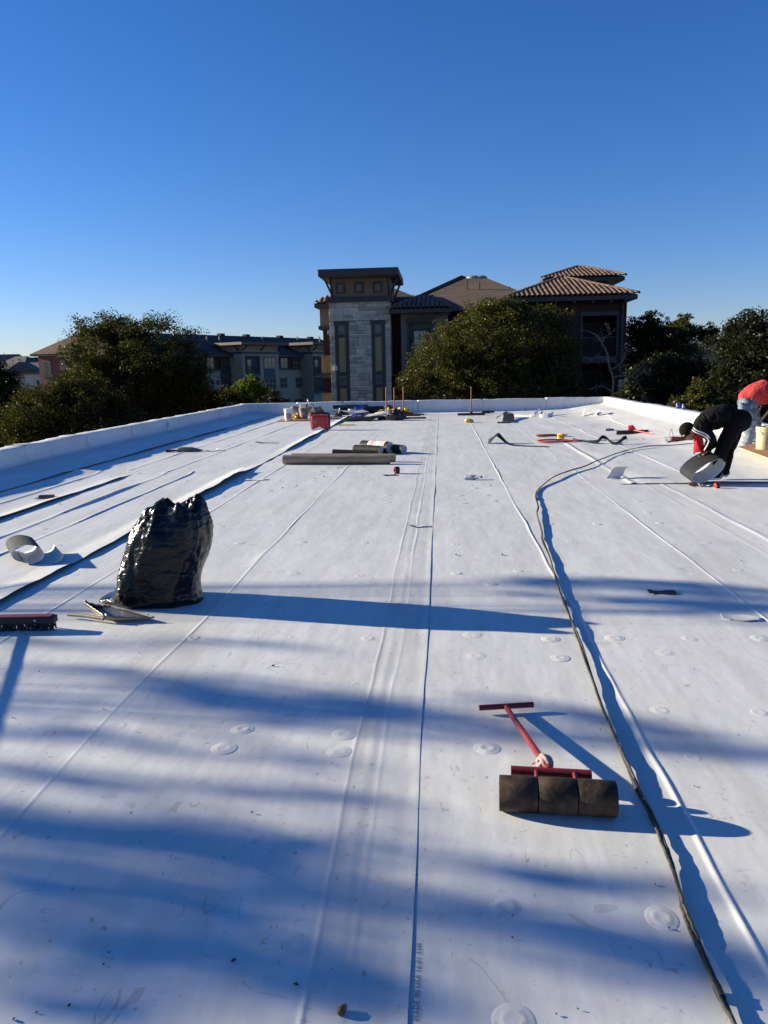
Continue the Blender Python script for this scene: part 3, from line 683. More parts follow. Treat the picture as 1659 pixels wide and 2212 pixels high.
def recess(zx0, zx1, zy0, zy1, n):
    s0, z1 = A(zx0, zy0, n); s1, z0 = A(zx1, zy1, n)
    m = MB(); y = -n
    # shadowed loggia: shallow open box standing proud of the wall with a railing; recess shade is painted as its dark back
    m.box(s0-.15, s0, y-.25, y, z0, z1).box(s1, s1+.15, y-.25, y, z0, z1).box(s0-.15, s1+.15, y-.25, y, z1, z1+.2).box(s0-.15, s1+.15, y-.3, y, z0-.35, z0)
    o = obj('loggia', m.mesh('loggia', [M_TRIM]), APT, AM.copy())
    ab('back_wall', mat('loggia_shade', (.06, .055, .05), .9), s0, s1, n, n+.01, z0, z1, o)
    ab('door', M_GLASS, s0+.1, s0+(s1-s0)*.38, n+.01, n+.05, z0, z1-.4, o)
    m = MB()
    for i in range(11): x = s0+i*(s1-s0)/10; m.box(x-.02, x+.02, y-.24, y-.2, z0, z0+1.1)
    m.box(s0, s1, y-.25, y-.19, z0+1.1, z0+1.17); obj('railing', m.mesh('railing', [M_TRIM]), o, AM.copy())
recess(462, 600, 425, 606, 0); recess(478, 600, 645, 770, 0); recess(742, 880, 430, 606, NB); recess(750, 880, 660, 800, NB); recess(1478, 1590, 435, 610, NB); recess(1488, 1600, 660, 800, NB)
for a, b in ((1125, 1222), (1270, 1392), (1030, 1085)):
    s0, z1 = A(a, 893); s1, _ = A(b, 893); g_ = ab('garage_door', M_TRIM, s0, s1, 0, .06, GZ+.02, z1)
for zx in (655, 1395): s = A(zx, 600)[0]; ab('downspout', M_TRIM, s-.12, s+.12, .02, .25, GZ, zE)

# red house end at the far left
def house(name, label, c, rz, w_, dpt, z0, zE_, zR_, wallm, roofm, wins=(), over=.5, gable=False, group=None):
    t = thing(name, (c[0], c[1], z0), label, 'house', group, rz)
    H = zE_-z0; RH = zR_-z0
    lobj(MB().box(-w_/2, w_/2, -dpt/2, dpt/2, 0, H), 'wall', wallm, t)
    a, b = w_/2+over, dpt/2+over; k = 0 if gable else min(a, b)*.75
    r = lobj(MB().add([(-a, -b, H), (a, -b, H), (a, b, H), (-a, b, H), (-a+k, 0, RH), (a-k, 0, RH)], [(0, 1, 5, 4), (1, 2, 5), (2, 3, 4, 5), (3, 0, 4), (3, 2, 1, 0)]), 'roof', roofm, t)
    lobj(MB().box(-a+.03, a-.03, -b+.03, b-.03, H-.28, H-.01), 'fascia', M_SOFF, t)
    for x0, x1, za, zc in wins:
        m = MB(); m.box(x0, x1, -dpt/2-.06, -dpt/2, za, zc); o = lobj(m, 'window', M_FRAME, t)
        for q0, q1 in ((x0+.08, (x0+x1)/2-.04), ((x0+x1)/2+.04, x1-.08)): lobj(MB().box(q0, q1, -dpt/2-.09, -dpt/2-.06, za+.08, zc-.08), 'pane', M_GLASS, o)
    return t
c = P(118, 790, 108); zE1 = P(100, 763, 104).z
house('red_building', 'red sided building with brown hip roof left of the big oak', (c.x+4.2, c.y+5), RAD(-14), 11, 12, GZ, zE1, zE1+3.6, mat('siding_brick', (.27, .085, .07), .8, .08, 2), M_SHIN, [(-4.9, -3.3, zE1-GZ-3.4, zE1-GZ-1.0), (-1.8, .3, zE1-GZ-2.4, zE1-GZ-.9)], .8)
M_ROOFG = mat('roof_slate', (.07, .072, .075), .9, .15, 1)
M_HW = mat('house_white', (.55, .52, .47), .85, .06)
hl = ['dark roofed house highest on the far left skyline', 'grey hip roofed house below the skyline at far left', 'white gabled house showing over the trees at far left', 'long grey roofed house beside the red building at far left', 'brown roofed house on the slope at far left']
for i, (px, py, Y, w_, d_h, rh, wm, gb, rz) in enumerate(((22, 787, 260, 13, 9, 3.4, M_STUC, False, .2), (48, 789, 220, 10, 8, 2.6, M_STUC, False, -.3), (54, 806, 150, 4.5, 6, 2.2, M_HW, True, 1.75), (70, 803, 165, 13, 8, 2.0, M_HW, False, -.1), (76, 790, 240, 9, 8, 2.6, M_CREAM, False, .4))):
    p = P(px, py, Y); house('distant_house', hl[i], (p.x, p.y), rz, w_, d_h, p.z-8, p.z, p.z+rh, wm, (M_ROOFG, M_ROOFG, M_ROOFG, M_ROOFG, M_SHIN2)[i], [(-3, -1.5, 5.2, 6.6), (1.2, 2.7, 5.2, 6.6)], .5, gb, 'houses on the far left slope')
p = P(1497, 770, 70)
house('beige_house', 'beige house with window behind the trees at the right', (p.x+2, p.y+4), RAD(5), 9, 7, GZ, P(1500, 755, 68).z, P(1500, 730, 70).z, mat('house_beige', (.34, .29, .25), .85, .06), M_ROOFG, [(-1.6, -.2, 7.4, 8.6)], .5)
# ------------------------------------------------------------------ trees
def leaf_mat(name, dark, light, warm):
    m = bpy.data.materials.new(name); m.use_nodes = True; t = m.node_tree; t.nodes.clear(); L = t.links.new; N = t.nodes.new
    g = N('ShaderNodeNewGeometry'); r = N('ShaderNodeValToRGB'); e = r.color_ramp.elements
    e[0].position = 0; e[0].color = (*dark, 1); e[1].position = .8; e[1].color = (*light, 1); k = e.new(1.0); k.color = (*warm, 1)
    L(g.outputs['Random Per Island'], r.inputs[0])
    d = N('ShaderNodeBsdfDiffuse'); tr = N('ShaderNodeBsdfTranslucent'); gl = N('ShaderNodeBsdfGlossy'); gl.inputs['Roughness'].default_value = .42
    gl.inputs['Color'].default_value = (.9, .9, .9, 1)
    L(r.outputs[0], d.inputs[0]); hv = N('ShaderNodeHueSaturation'); hv.inputs['Saturation'].default_value = 1.15; hv.inputs['Value'].default_value = 1.3; L(r.outputs[0], hv.inputs['Color']); L(hv.outputs[0], tr.inputs[0])
    a = N('ShaderNodeMixShader'); a.inputs[0].default_value = .38; L(d.outputs[0], a.inputs[1]); L(tr.outputs[0], a.inputs[2])
    b = N('ShaderNodeMixShader'); b.inputs[0].default_value = .014; L(a.outputs[0], b.inputs[1]); L(gl.outputs[0], b.inputs[2])
    o = N('ShaderNodeOutputMaterial'); L(b.outputs[0], o.inputs[0]); return m
LF_OAK = leaf_mat('leaf_live_oak', (.011, .016, .004), (.043, .046, .011), (.082, .064, .016))
LF_MID = leaf_mat('leaf_olive', (.019, .026, .006), (.072, .074, .018), (.13, .098, .03))
LF_DRK = leaf_mat('leaf_dark', (.006, .010, .004), (.025, .030, .011), (.047, .043, .017))
LF_YNG = leaf_mat('leaf_young', (.05, .085, .015), (.13, .17, .035), (.17, .17, .04))
M_BARK = mat('bark', (.036, .029, .024), .95, .3, 9, .02, 18, stretch=(1, 1, .3))
M_DEAD = mat('bark_dead', (.17, .145, .115), .9, .25, 12, .008, 25)
NR = np.random.default_rng(5)
def leaves_mesh(name, C, size, m, up=.35, aspect=.5):
    """one diamond-shaped, slightly folded leaf per centre"""
    n = len(C); s = size*NR.uniform(.6, 1.35, n)[:, None]
    nrm = NR.normal(size=(n, 3)); nrm[:, 2] += up*2; nrm /= np.linalg.norm(nrm, axis=1)[:, None]
    a = NR.normal(size=(n, 3)); a -= nrm*(a*nrm).sum(1)[:, None]; a /= np.linalg.norm(a, axis=1)[:, None]; b = np.cross(nrm, a)
    V = np.empty((n, 4, 3)); V[:, 0] = C-a*s; V[:, 1] = C+b*s*aspect+nrm*s*.18; V[:, 2] = C+a*s; V[:, 3] = C-b*s*aspect+nrm*s*.18
    me = bpy.data.meshes.new(name); me.vertices.add(4*n); me.vertices.foreach_set('co', V.ravel())
    me.loops.add(4*n); me.loops.foreach_set('vertex_index', np.arange(4*n, dtype=np.int32))
    me.polygons.add(n); me.polygons.foreach_set('loop_start', np.arange(0, 4*n, 4, dtype=np.int32)); me.polygons.foreach_set('loop_total', np.full(n, 4, np.int32))
    me.update(calc_edges=True); me.materials.append(m); return me
def crown_centres(lobes, nclump, per, cr_, shell=.5, seed=0):
    vol = np.array([l[1][0]*l[1][2] for l in lobes]); pick = NR.choice(len(lobes), nclump, p=vol/vol.sum())
    out = []
    for i in pick:
        c, r = lobes[i]
        d = NR.normal(size=3); d /= np.linalg.norm(d)
        k = 1+.24*fbm(d[0]*1.9+seed, d[1]*1.9, d[2]*1.9+i*3.3)+.20*fbm(d[0]*5+seed, d[1]*5, d[2]*5)
        rad = (shell+(1-shell)*NR.random()**.55)*k
        p = np.array(c)+d*np.array(r)*rad
        if fbm(p[0]*.75+seed, p[1]*.75, p[2]*.75) < -.20: continue       # gaps
        u_ = NR.normal(size=(per, 3)); u_ /= np.linalg.norm(u_, axis=1)[:, None]; u_ *= NR.random((per, 1))**.45
        q = p+u_*np.array([cr_, cr_, cr_*.6])*1.55*NR.uniform(.55, 1.25)
        out.append(q)
    return np.concatenate(out)
def limbs(mb, a, b, r, n, depth, targets):
    pass
def tree(name, label, base, lobes, nclump, per, cr_, leaf, m, trunk_r=.25, group=None, shell=.5, nl=14, seed=0, up=.35, bark=None):
    base = Vector(base); t = thing(name, base, label, 'tree', group)
    C = crown_centres(lobes, nclump, per, cr_, shell, seed)
    mb = MB(); ctr = sum((Vector(l[0]) for l in lobes), Vector())/len(lobes)
    fork = base.lerp(Vector((ctr.x, ctr.y, min(l[0][2]-l[1][2]*.5 for l in lobes))), .85)
    if fork.z < base.z+.8: fork.z = base.z+.8
    w1 = base.lerp(fork, .5)+Vector((.15, .1, 0))
    mb.tube(spline([base-Vector((0, 0, .2)), w1, fork], 5), [trunk_r*(1.25-.055*i) for i in range(11)], 9)
    ids = NR.choice(len(C), nl)
    for i in ids:
        e = Vector(C[i]); mid = fork.lerp(e, .5)+Vector((rnd.uniform(-.5, .5), rnd.uniform(-.5, .5), rnd.uniform(.1, .7)))
        q = spline([fork-Vector((0, 0, .2)), mid, e], 5); mb.tube(q, [trunk_r*.36*(1-.088*j) for j in range(len(q))], 6)
        for k in (5, 7):
            e2 = q[k]+Vector((rnd.uniform(-1, 1), rnd.uniform(-1, 1), rnd.uniform(-.2, .9))); mb.tube([q[k], q[k].lerp(e2, .5)+Vector((0, 0, .1)), e2], [trunk_r*.2, trunk_r*.13, trunk_r*.05], 5)
    mb.build('trunk', bark or M_BARK, t, 60)
    tag(obj('crown', leaves_mesh('crown', C, leaf, m, up), t), kind='stuff')
    return t
def lobes_px(Y, L):                                  # (px, py, rx, rz in picture units, y offset, y radius)
    out = []; s = Y/F*1.02
    for px, py, rx, rz, dy, ryy in L:
        p = P(px, py, Y+dy); out.append(((p.x, p.y, p.z), (rx*s*(Y+dy)/Y, ryy, rz*s*(Y+dy)/Y)))
    return out
def atree(name, label, Y, L, bx, *a, **k):
    p = P(bx, 900, Y); return tree(name, label, (p.x, Y, GZ), lobes_px(Y, L), *a, **k)
# the big oaks at the left
atree('oak_tree', 'largest dark live oak with double rounded crown left of the apartment block', 42, [(235, 765, 88, 78, 0, 2.8), (262, 722, 60, 44, .5, 2.0), (345, 765, 92, 80, -1, 2.8), (300, 850, 140, 80, 0, 3), (215, 850, 90, 70, -1, 2.6), (395, 840, 60, 60, 0, 2)], 285, 3000, 46, .36, .066, LF_OAK, .42, nl=26, seed=1, shell=.35)
atree('oak_tree', 'lower spreading oak with yellowish leaves in front of the big oak', 35, [(105, 895, 85, 62, 0, 2.4), (185, 905, 100, 75, 0, 2.4), (70, 930, 60, 60, 0, 2), (165, 835, 50, 40, .5, 1.6), (260, 930, 90, 50, 0, 2)], 140, 1900, 44, .29, .060, LF_OAK, .3, nl=18, seed=2, shell=.4)
atree('oak_tree', 'dark oak cut by the left picture edge', 50, [(0, 850, 40, 55, 0, 2.2), (-40, 840, 60, 70, 0, 3), (20, 900, 50, 60, -2, 2)], -10, 900, 36, .36, .09, LF_DRK, .3, seed=3)
atree('oak_tree', 'low dark oak between big oak and young green tree', 46, [(400, 885, 70, 55, 0, 2.4), (460, 880, 60, 38, 0, 2), (330, 905, 80, 50, -2, 2), (500, 875, 40, 30, 0, 1.6)], 430, 1000, 40, .33, .085, LF_OAK, .28, seed=4)
atree('young_tree', 'bright green young tree in front of the apartment block', 62, [(538, 836, 20, 24, 0, .9), (555, 848, 26, 26, 0, 1.0), (520, 850, 20, 22, 0, .8), (545, 868, 36, 22, 0, 1.2)], 545, 420, 34, .22, .085, LF_YNG, .12, nl=8, seed=5, shell=.3)
atree('shrub', 'dark bush to the right of the young green tree', 60, [(590, 868, 22, 22, 0, .9), (610, 876, 16, 14, 0, .7)], 595, 150, 34, .25, .085, LF_DRK, .1, nl=6, seed=6)
# tree before the building
atree('live_oak', 'broad olive green live oak in front of the building right of the tower', 38, [(1045, 742, 105, 78, 0, 2.6), (1150, 735, 82, 72, .6, 2.2), (960, 800, 78, 72, -.4, 2.0), (1090, 830, 150, 62, -.6, 2.4), (905, 845, 42, 45, -.5, 1.2), (1075, 680, 60, 32, .3, 1.4), (1195, 800, 58, 80, 0, 1.8)], 1070, 2900, 46, .30, .060, LF_MID, .34, nl=26, seed=7, shell=.42)
# right side
atree('oak_tree', 'dark tree with ragged top just right of the red wing', 58, [(1385, 712, 30, 32, 0, 1.6), (1408, 690, 17, 16, 0, .9), (1370, 760, 34, 45, 0, 2), (1425, 745, 30, 40, 0, 1.6)], 1390, 620, 36, .27, .095, LF_DRK, .25, seed=8, shell=.25)
atree('oak_tree', 'feathery greener tree standing in the middle of the right hand trees', 62, [(1462, 712, 26, 30, 0, 1.4), (1488, 705, 22, 28, 0, 1.2), (1455, 770, 50, 50, 0, 2.4), (1525, 722, 32, 18, 0, 1.2)], 1468, 620, 36, .27, .09, LF_MID, .22, seed=9, shell=.2)
atree('live_oak', 'tall dark live oak at the right picture edge', 33, [(1640, 745, 62, 62, 0, 2.4), (1610, 705, 36, 34, .3, 1.1), (1668, 690, 34, 28, .3, 1.0), (1715, 770, 80, 80, 0, 3), (1600, 800, 58, 56, 0, 2), (1552, 737, 28, 24, .6, 1.0), (1640, 850, 90, 45, 1, 2)], 1640, 2000, 42, .25, .062, LF_DRK, .32, nl=22, seed=10, shell=.3)
atree('oak_tree', 'low black-green tree in the shade left of the edge live oak', 40, [(1500, 825, 62, 40, 0, 2), (1430, 830, 62, 62, 0, 2.2), (1520, 860, 80, 52, 0, 2.2), (1400, 880, 60, 50, 0, 2)], 1460, 1500, 40, .32, .085, LF_DRK, .28, seed=11)
atree('shrub', 'leafy shrub rising beside the parapet behind the bent man', 27, [(1510, 862, 22, 40, 0, .6), (1535, 880, 26, 26, 0, .7), (1470, 880, 22, 20, .3, .6)], 1512, 260, 30, .14, .055, LF_MID, .08, nl=8, seed=12, shell=.2)
# bare dead tree before the red wing
def bare():
    Y = 36; b = P(1322, 900, Y); t = thing('bare_tree', (b.x, Y, GZ), 'leafless grey dead tree in front of the red wing', 'tree')
    mb = MB()
    main = [(b.x, Y, GZ-.2)]+[tuple(P(x, y, Y+dy)) for x, y, dy in ((1326, 900, 0), (1322, 860, .1), (1325, 820, .2), (1316, 790, .1), (1312, 765, 0), (1302, 745, -.2), (1290, 725, -.3), (1270, 716, -.3), (1256, 713, -.4))]
    q = spline(main, 4); mb.tube(q, [max(.010, .075*(1-i/len(q))**.8) for i in range(len(q))], 7); mb.build('trunk', M_DEAD, t, 60)
    br = [[(1316, 800), (1335, 790), (1352, 770), (1362, 752)], [(1322, 815), (1345, 812), (1370, 818), (1392, 850), (1405, 885)], [(1326, 850), (1310, 838), (1292, 835), (1276, 842)], [(1300, 745), (1306, 730), (1318, 722)], [(1345, 780), (1352, 760), (1350, 742)], [(1372, 818), (1388, 805), (1402, 808)], [(1392, 850), (1385, 872), (1392, 893)], [(1310, 775), (1290, 770), (1276, 778)], [(1355, 815), (1378, 800), (1395, 780)]]
    for i, r_ in enumerate(br):
        pts = [P(x, y, Y+.15*math.sin(i*2.1+j)) for j, (x, y) in enumerate(r_)]; qq = spline(pts, 4); m = MB(); m.tube(qq, [max(.006, .032*(1-j/len(qq))) for j in range(len(qq))], 6)
        for k in range(16):
            a = qq[rnd.randrange(2, len(qq))]; prev = a; d = Vector((rnd.uniform(-1, 1), rnd.uniform(-.8, .8), rnd.uniform(-.5, .9))).normalized()
            pt = [a]
            for s in range(3): d = (d+Vector((rnd.uniform(-.5, .5), rnd.uniform(-.5, .5), rnd.uniform(-.4, .4)))).normalized(); pt.append(pt[-1]+d*rnd.uniform(.1, .24))
            m.tube(pt, [.009, .007, .005, .003], 4)
        m.build('branch', M_DEAD, t, 60)
bare()
# off to the left: the tree whose thin outer branches dapple the near roof
def shade_tree():
    t = thing('shade_tree', (-17.5, 7.0, GZ), 'oak outside the left picture edge shading the near roof', 'tree')
    tg = []                                            # (px, py, radius, leaves)
    for a in SHADE: tg.append(a)
    mb = MB(); C = []; hub = Vector((-17.5, 4.6, 1.0))
    mb.tube(spline([(-17.5, 7.0, GZ-.2), (-17.3, 6.2, -2.5), hub], 5), [.42-.02*i for i in range(11)], 9)
    for px, py, r_, n in tg:
        g = G(px, py); tt = rnd.uniform(14.0, 19.5); c = g+S*tt
        # leaf sprays hang along the branch, so the shadow is a streak and not a ball
        ax = Vector((rnd.uniform(-1, 1), rnd.uniform(-.25, .25), rnd.uniform(-.12, .3))).normalized()
        u = NR.normal(size=(n, 3))*np.array([r_*.55, r_*.55, r_*.42]); al = NR.normal(size=(n, 1))*r_*1.7
        C.append(np.array(c)+u+al*np.array(ax))
        mid = hub.lerp(c, .55)+Vector((0, 0, -.5)); q = spline([hub, mid, c], 4); mb.tube(q, [max(.004, .03*(1-j/len(q))) for j in range(len(q))], 5)
    lo = crown_centres([((-17.5, 7, -1.2), (4.2, 4.5, 2.1)), ((-17, 4, -1.8), (3.4, 3, 1.8))], 420, 36, .34, .4, 20)
    lo = lo[lo[:, 2] < .6]; C.append(lo)
    mb.build('trunk', M_BARK, t, 60)
    tag(obj('crown', leaves_mesh('crown', np.concatenate(C), .055, LF_OAK, .3, .6), t), kind='stuff')
SHADE = []
def streak(x0, y0, x1, y1, k, r_, n):
    ym, xm = (y0+y1)/2, (x0+x1)/2; n = max(4, int(n*(.36 if ym > 1640 and xm > 560 else .42 if ym > 1640 else .75 if ym > 1400 else 1)*rnd.choice((.55, .8, 1.3))))
    for i in range(k):
        u = (i+.5)/k; SHADE.append((x0+(x1-x0)*u+rnd.uniform(-30, 30), y0+(y1-y0)*u+rnd.uniform(-9, 9), r_*rnd.uniform(.8, 1.2), n))
streak(1180, 1258, 1720, 1285, 8, .085, 34); streak(1330, 1290, 1760, 1325, 7, .09, 36); streak(1250, 1322, 1660, 1345, 4, .05, 14); streak(1110, 1246, 1350, 1256, 3, .045, 12)
streak(380, 1385, 640, 1396, 3, .05, 9); streak(0, 1380, 330, 1402, 4, .06, 14)
streak(390, 1496, 760, 1535, 5, .10, 38); streak(60, 1440, 400, 1480, 4, .07, 14); streak(760, 1530, 1180, 1585, 6, .075, 18); streak(1020, 1500, 1260, 1545, 3, .05, 9)
streak(560, 1628, 760, 1655, 3, .055, 18); streak(0, 1578, 300, 1606, 3, .05, 11); streak(1290, 1565, 1659, 1640, 6, .07, 16)
streak(-20, 1660, 420, 1705, 5, .08, 24); streak(-40, 1770, 640, 1835, 8, .10, 36); streak(100, 1800, 780, 1858, 6, .085, 22); streak(480, 1690, 900, 1745, 4, .05, 9)
streak(620, 1928, 1000, 1975, 5, .04, 14); streak(-40, 1895, 560, 1985, 8, .10, 34); streak(80, 2005, 720, 2110, 9, .10, 36); streak(-40, 2110, 420, 2200, 6, .10, 30); streak(480, 2000, 900, 2180, 7, .08, 12)
streak(1020, 1865, 1390, 1925, 5, .055, 24); streak(980, 1975, 1500, 2035, 6, .06, 13); streak(1330, 2045, 1690, 2125, 7, .085, 34); streak(1000, 2060, 1400, 2110, 5, .06, 14)
shade_tree()
# far woods that read as one mass
def wood(name, ring, n, zc, zr, cr_, size, m, seed):
    C = []
    for i in range(n):
        a = NR.uniform(*ring[:2]); r = NR.uniform(*ring[2:]); x, y = r*math.sin(a), r*math.cos(a); g = gz(x, y)
        h = zc*NR.uniform(.7, 1.25); c = np.array([x, y, g+h*.55]); C.append(c+NR.normal(size=(42, 3))*np.array([cr_, cr_, h*.25]))
    tag(obj(name, leaves_mesh(name, np.concatenate(C), size, m)), kind='stuff')
wood('distant_trees', (-.75, .75, 185, 450), 1500, 8.5, 3, 2.2, .55, LF_DRK, 1)
wood('nearer_trees', (-.66, -.52, 55, 110), 120, 6.5, 2, 1.6, .26, LF_DRK, 2)
wood('undergrowth', (.28, .62, 45, 90), 260, 6.0, 2, 1.8, .26, LF_DRK, 3)
# ------------------------------------------------------------------ things lying on the roof
M_BAG = mat('bag_plastic', (.004, .004, .0045), .22, .3, 9, .0012, 14, spec=.36, stretch=(.7, .7, 2.6))
M_REDP = mat('paint_red', (.235, .011, .011), .45, .1, 26, .0008, 60, c2=(.13, .016, .013))
M_RUST = mat('drum_steel', (.018, .013, .010), .62, .5, 13, .0018, 60, c2=(.095, .062, .038), spec=.22)
M_BLKR = mat('rubber_black', (.016, .016, .017), .6, .3, 30, .0008, 90)
M_ALU = mat('pan_metal', (.36, .34, .29), .42, .3, 14, .0008, 40, metal=.75, c2=(.25, .21, .16))
M_WHT = mat('plastic_white', (.68, .68, .67), .45, .08, 6)
M_YEL = mat('plastic_yellow', (.62, .42, .04), .5, .12, 8)
M_PLY = mat('plywood', (.33, .16, .075), .8, .2, 5, .001, 40, stretch=(1, 8, 1))
M_PLYE = mat('plywood_edge', (.5, .33, .2), .8, .2, 60, stretch=(1, 1, 8))
M_KRAFT = mat('cardboard', (.30, .20, .115), .85, .12, 5)
M_CLEAR = mat('clear_plastic', (.8, .85, .88), .12, .05, trans=.85, spec=.6)
M_SOIL = mat('grey_soiled', (.24, .235, .22), .6, .3, 9, .001, 30, c2=(.12, .115, .105))
M_BLUE2 = mat('print_blue', (.015, .055, .36), .4, .2, 6)
M_CLOTH = mat('rag', (.33, .25, .24), .95, .3, 20, .004, 60)
M_TARP = mat('tarp_brown', (.26, .195, .125), .5, .28, 6, .003, 18, stretch=(.4, 3, 3))

def crinkle(m):
    t = m.node_tree; L = t.links.new; N = t.nodes.new; b = t.nodes['Principled BSDF']; tc = N('ShaderNodeTexCoord'); prev = None
    for sc_, dist, st in ((6, .011, (.7, .7, 2.4)), (15, .0042, (.5, .5, 2.6)), (36, .0013, (.4, .4, 2.4))):
        nz = N('ShaderNodeTexNoise'); nz.inputs['Scale'].default_value = sc_*.4; L(tc.outputs['Object'], nz.inputs['Vector'])
        ad = N('ShaderNodeMix'); ad.data_type = 'RGBA'; ad.blend_type = 'LINEAR_LIGHT'; ad.inputs[0].default_value = .12; L(tc.outputs['Object'], ad.inputs[6]); L(nz.outputs['Color'], ad.inputs[7])
        mp = N('ShaderNodeMapping'); mp.inputs['Scale'].default_value = st; mp.inputs['Rotation'].default_value = (.2, .35, .3); L(ad.outputs[2], mp.inputs[0])
        vo = N('ShaderNodeTexVoronoi'); vo.inputs['Scale'].default_value = sc_; L(mp.outputs[0], vo.inputs['Vector'])
        bp = N('ShaderNodeBump'); bp.inputs['Distance'].default_value = dist; bp.inputs['Strength'].default_value = .8; L(vo.outputs['Distance'], bp.inputs['Height'])
        if prev: L(prev, bp.inputs['Normal'])
        prev = bp.outputs[0]
    L(prev, b.inputs['Normal'])
crinkle(M_BAG)
# --- garbage bag
def bag():
    o = G(340, 1297); t = thing('garbage_bag', o, 'full black plastic garbage bag standing beside the dustpan', 'garbage bag')
    rows = [(0.0, -.005, .30, .20), (.035, 0, .312, .235), (.09, .02, .296, .25), (.16, .045, .292, .26), (.25, .076, .29, .26), (.34, .106, .29, .255), (.43, .134, .286, .245), (.51, .155, .275, .228), (.575, .170, .262, .21), (.625, .178, .242, .19), (.655, .185, .222, .17)]
    def prof(z):
        for a, b in zip(rows, rows[1:]):
            if z <= b[0]: k = (z-a[0])/(b[0]-a[0]); return [a[i]+(b[i]-a[i])*k for i in (1, 2, 3)]
        return rows[-1][1:]
    n = 120
    def surf(th, z, extra=0.):
        xc, wx, wy = prof(z); c, s = math.cos(th), math.sin(th); e = .78
        x = wx*math.copysign(abs(c)**e, c); y = wy*math.copysign(abs(s)**e, s)
        ear = math.exp(-(z/.05)**2)
        x += ear*(-.13*max(0, -c)**8 + .05*max(0, c)**6)
        d = .034*fbm(c*1.2+z*.8, s*1.2, z*2.4)+.004*fbm(c*1.6, s*1.6+4, z*9)+.016*sstep(.25, .6, z)*fbm(c*3.4, s*3.4, z*2.0)+.0025*fbm(c*1.0+7, s*1.0, z*42)
        rg = abs(fbm(c*1.5+3+z*2, s*1.5, z*5)); d -= .006*max(0, .13-rg)/.13*sstep(.02, .1, z)
        rg2 = abs(fbm(c*1.3+9+z*3, s*1.3+z*2, z*6)); d -= .004*max(0, .09-rg2)/.09*sstep(.02, .1, z); d += extra; L = math.hypot(x, y)+1e-6
        p = Vector((xc+x*(1+d/L), y*(1+d/L), max(z, 0)+.008*fbm(c*3, s*3, z*4)*sstep(0, .05, z))); 
        return p
    mb = MB(); ths = [2*math.pi*i/n for i in range(n+1)]
    zs_ = [.655*i/84 for i in range(85)]
    mb.grid(surf, ths, zs_)
    def mouth(th, k):                                  # the loose mouth stands up, ruffled, and flops over
        c, s = math.cos(th), math.sin(th); b = surf(th, .655)
        hgt = .060+.055*max(0, fbm(c*1.6+2, s*1.6, 1.))+.016*fbm(c*3, s*3, 7.)
        hgt *= (.55+.55*sstep(-.3, .5, c)+.45*sstep(0, -.7, c)); ctr = Vector((.19, 0, 0))
        rel = Vector((b.x-ctr.x, b.y, 0)); ln = rel.length+1e-6; rel /= ln
        hgt *= .95+.34*math.sin(th*3+.6)+.16*math.sin(th*5+2)
        seq = [(0, 0), (-.004, .32), (-.016, .64), (-.038, .9), (-.066, 1.0), (-.09, .8), (-.105, .35), (-.12, -.3), (-.145, -.8)]
        dr, dz = seq[int(k)]
        w_ = .014*fbm(c*6, s*6, k*.7)
        q = b+rel*(dr+w_)+Vector((0, 0, hgt*dz)); return q
    mb.grid(mouth, ths, list(range(9)))
    mb.grid(lambda th, k: Vector((mouth(th, 8).x*(1-k)+.19*k, mouth(th, 8).y*(1-k), mouth(th, 8).z-.03*k)), ths, [0, .5, 1])
    mb.grid(lambda th, k: surf(th, 0)*(1-k)+Vector((0, 0, .001)), ths, [0, 1], 0, True)
    ob = lobj(mb, 'sack', M_BAG, t, 180)
    ob.rotation_euler = (0, 0, 0)
bag()

# --- dustpan (lies on its side, mouth to the right)
def dustpan():
    o = G(255, 1335); t = thing('dustpan', o, 'worn metal dustpan lying open in front of the garbage bag', 'dustpan')
    inv = lambda x, y, z=0.: G(x, y, z)-o
    A0, A1 = inv(333, 1330, .045), inv(238, 1303, .055)           # front lip
    B0, B1 = inv(228, 1343, .012), inv(183, 1312, .01)
    m = MB()
    def pan(u, v):
        f = A1.lerp(A0, u); b = B1.lerp(B0, u); p = b.lerp(f, v); p.z = .008+.022*v*v+.02*(1-v)**5; return p
    us = [i/12 for i in range(13)]; vs = [i/8 for i in range(9)]
    m.grid(pan, us, vs); pn = lobj(m, 'pan', M_ALU, t, 40); k = pn.modifiers.new('th', 'SOLIDIFY'); k.thickness = .002
    m = MB()
    for u in (0, 1):
        m.grid(lambda v, h: pan(u, v)+Vector((0, 0, h*(.03*(1-v)+.010)+.004*math.sin(v*26)*h)), [i/14 for i in range(15)], [0, .5, 1])
    m.grid(lambda u, h: pan(u, 0)+Vector((-.012*h, -.004*math.sin(u*40)*h, .03*h)), [i/24 for i in range(25)], [0, .5, 1])
    s = lobj(m, 'rim', M_ALU, t, 40); k = s.modifiers.new('th', 'SOLIDIFY'); k.thickness = .002
    h0, h1 = inv(224, 1337, .03), inv(147, 1327, .03)
    m = MB().tube([h0, h0.lerp(h1, .5)+Vector((0, 0, .004)), h1], [.014, .012, .0145], 10, sq=[.6, .7, .8]); lobj(m, 'handle', M_ALU, t, 60)
dustpan()

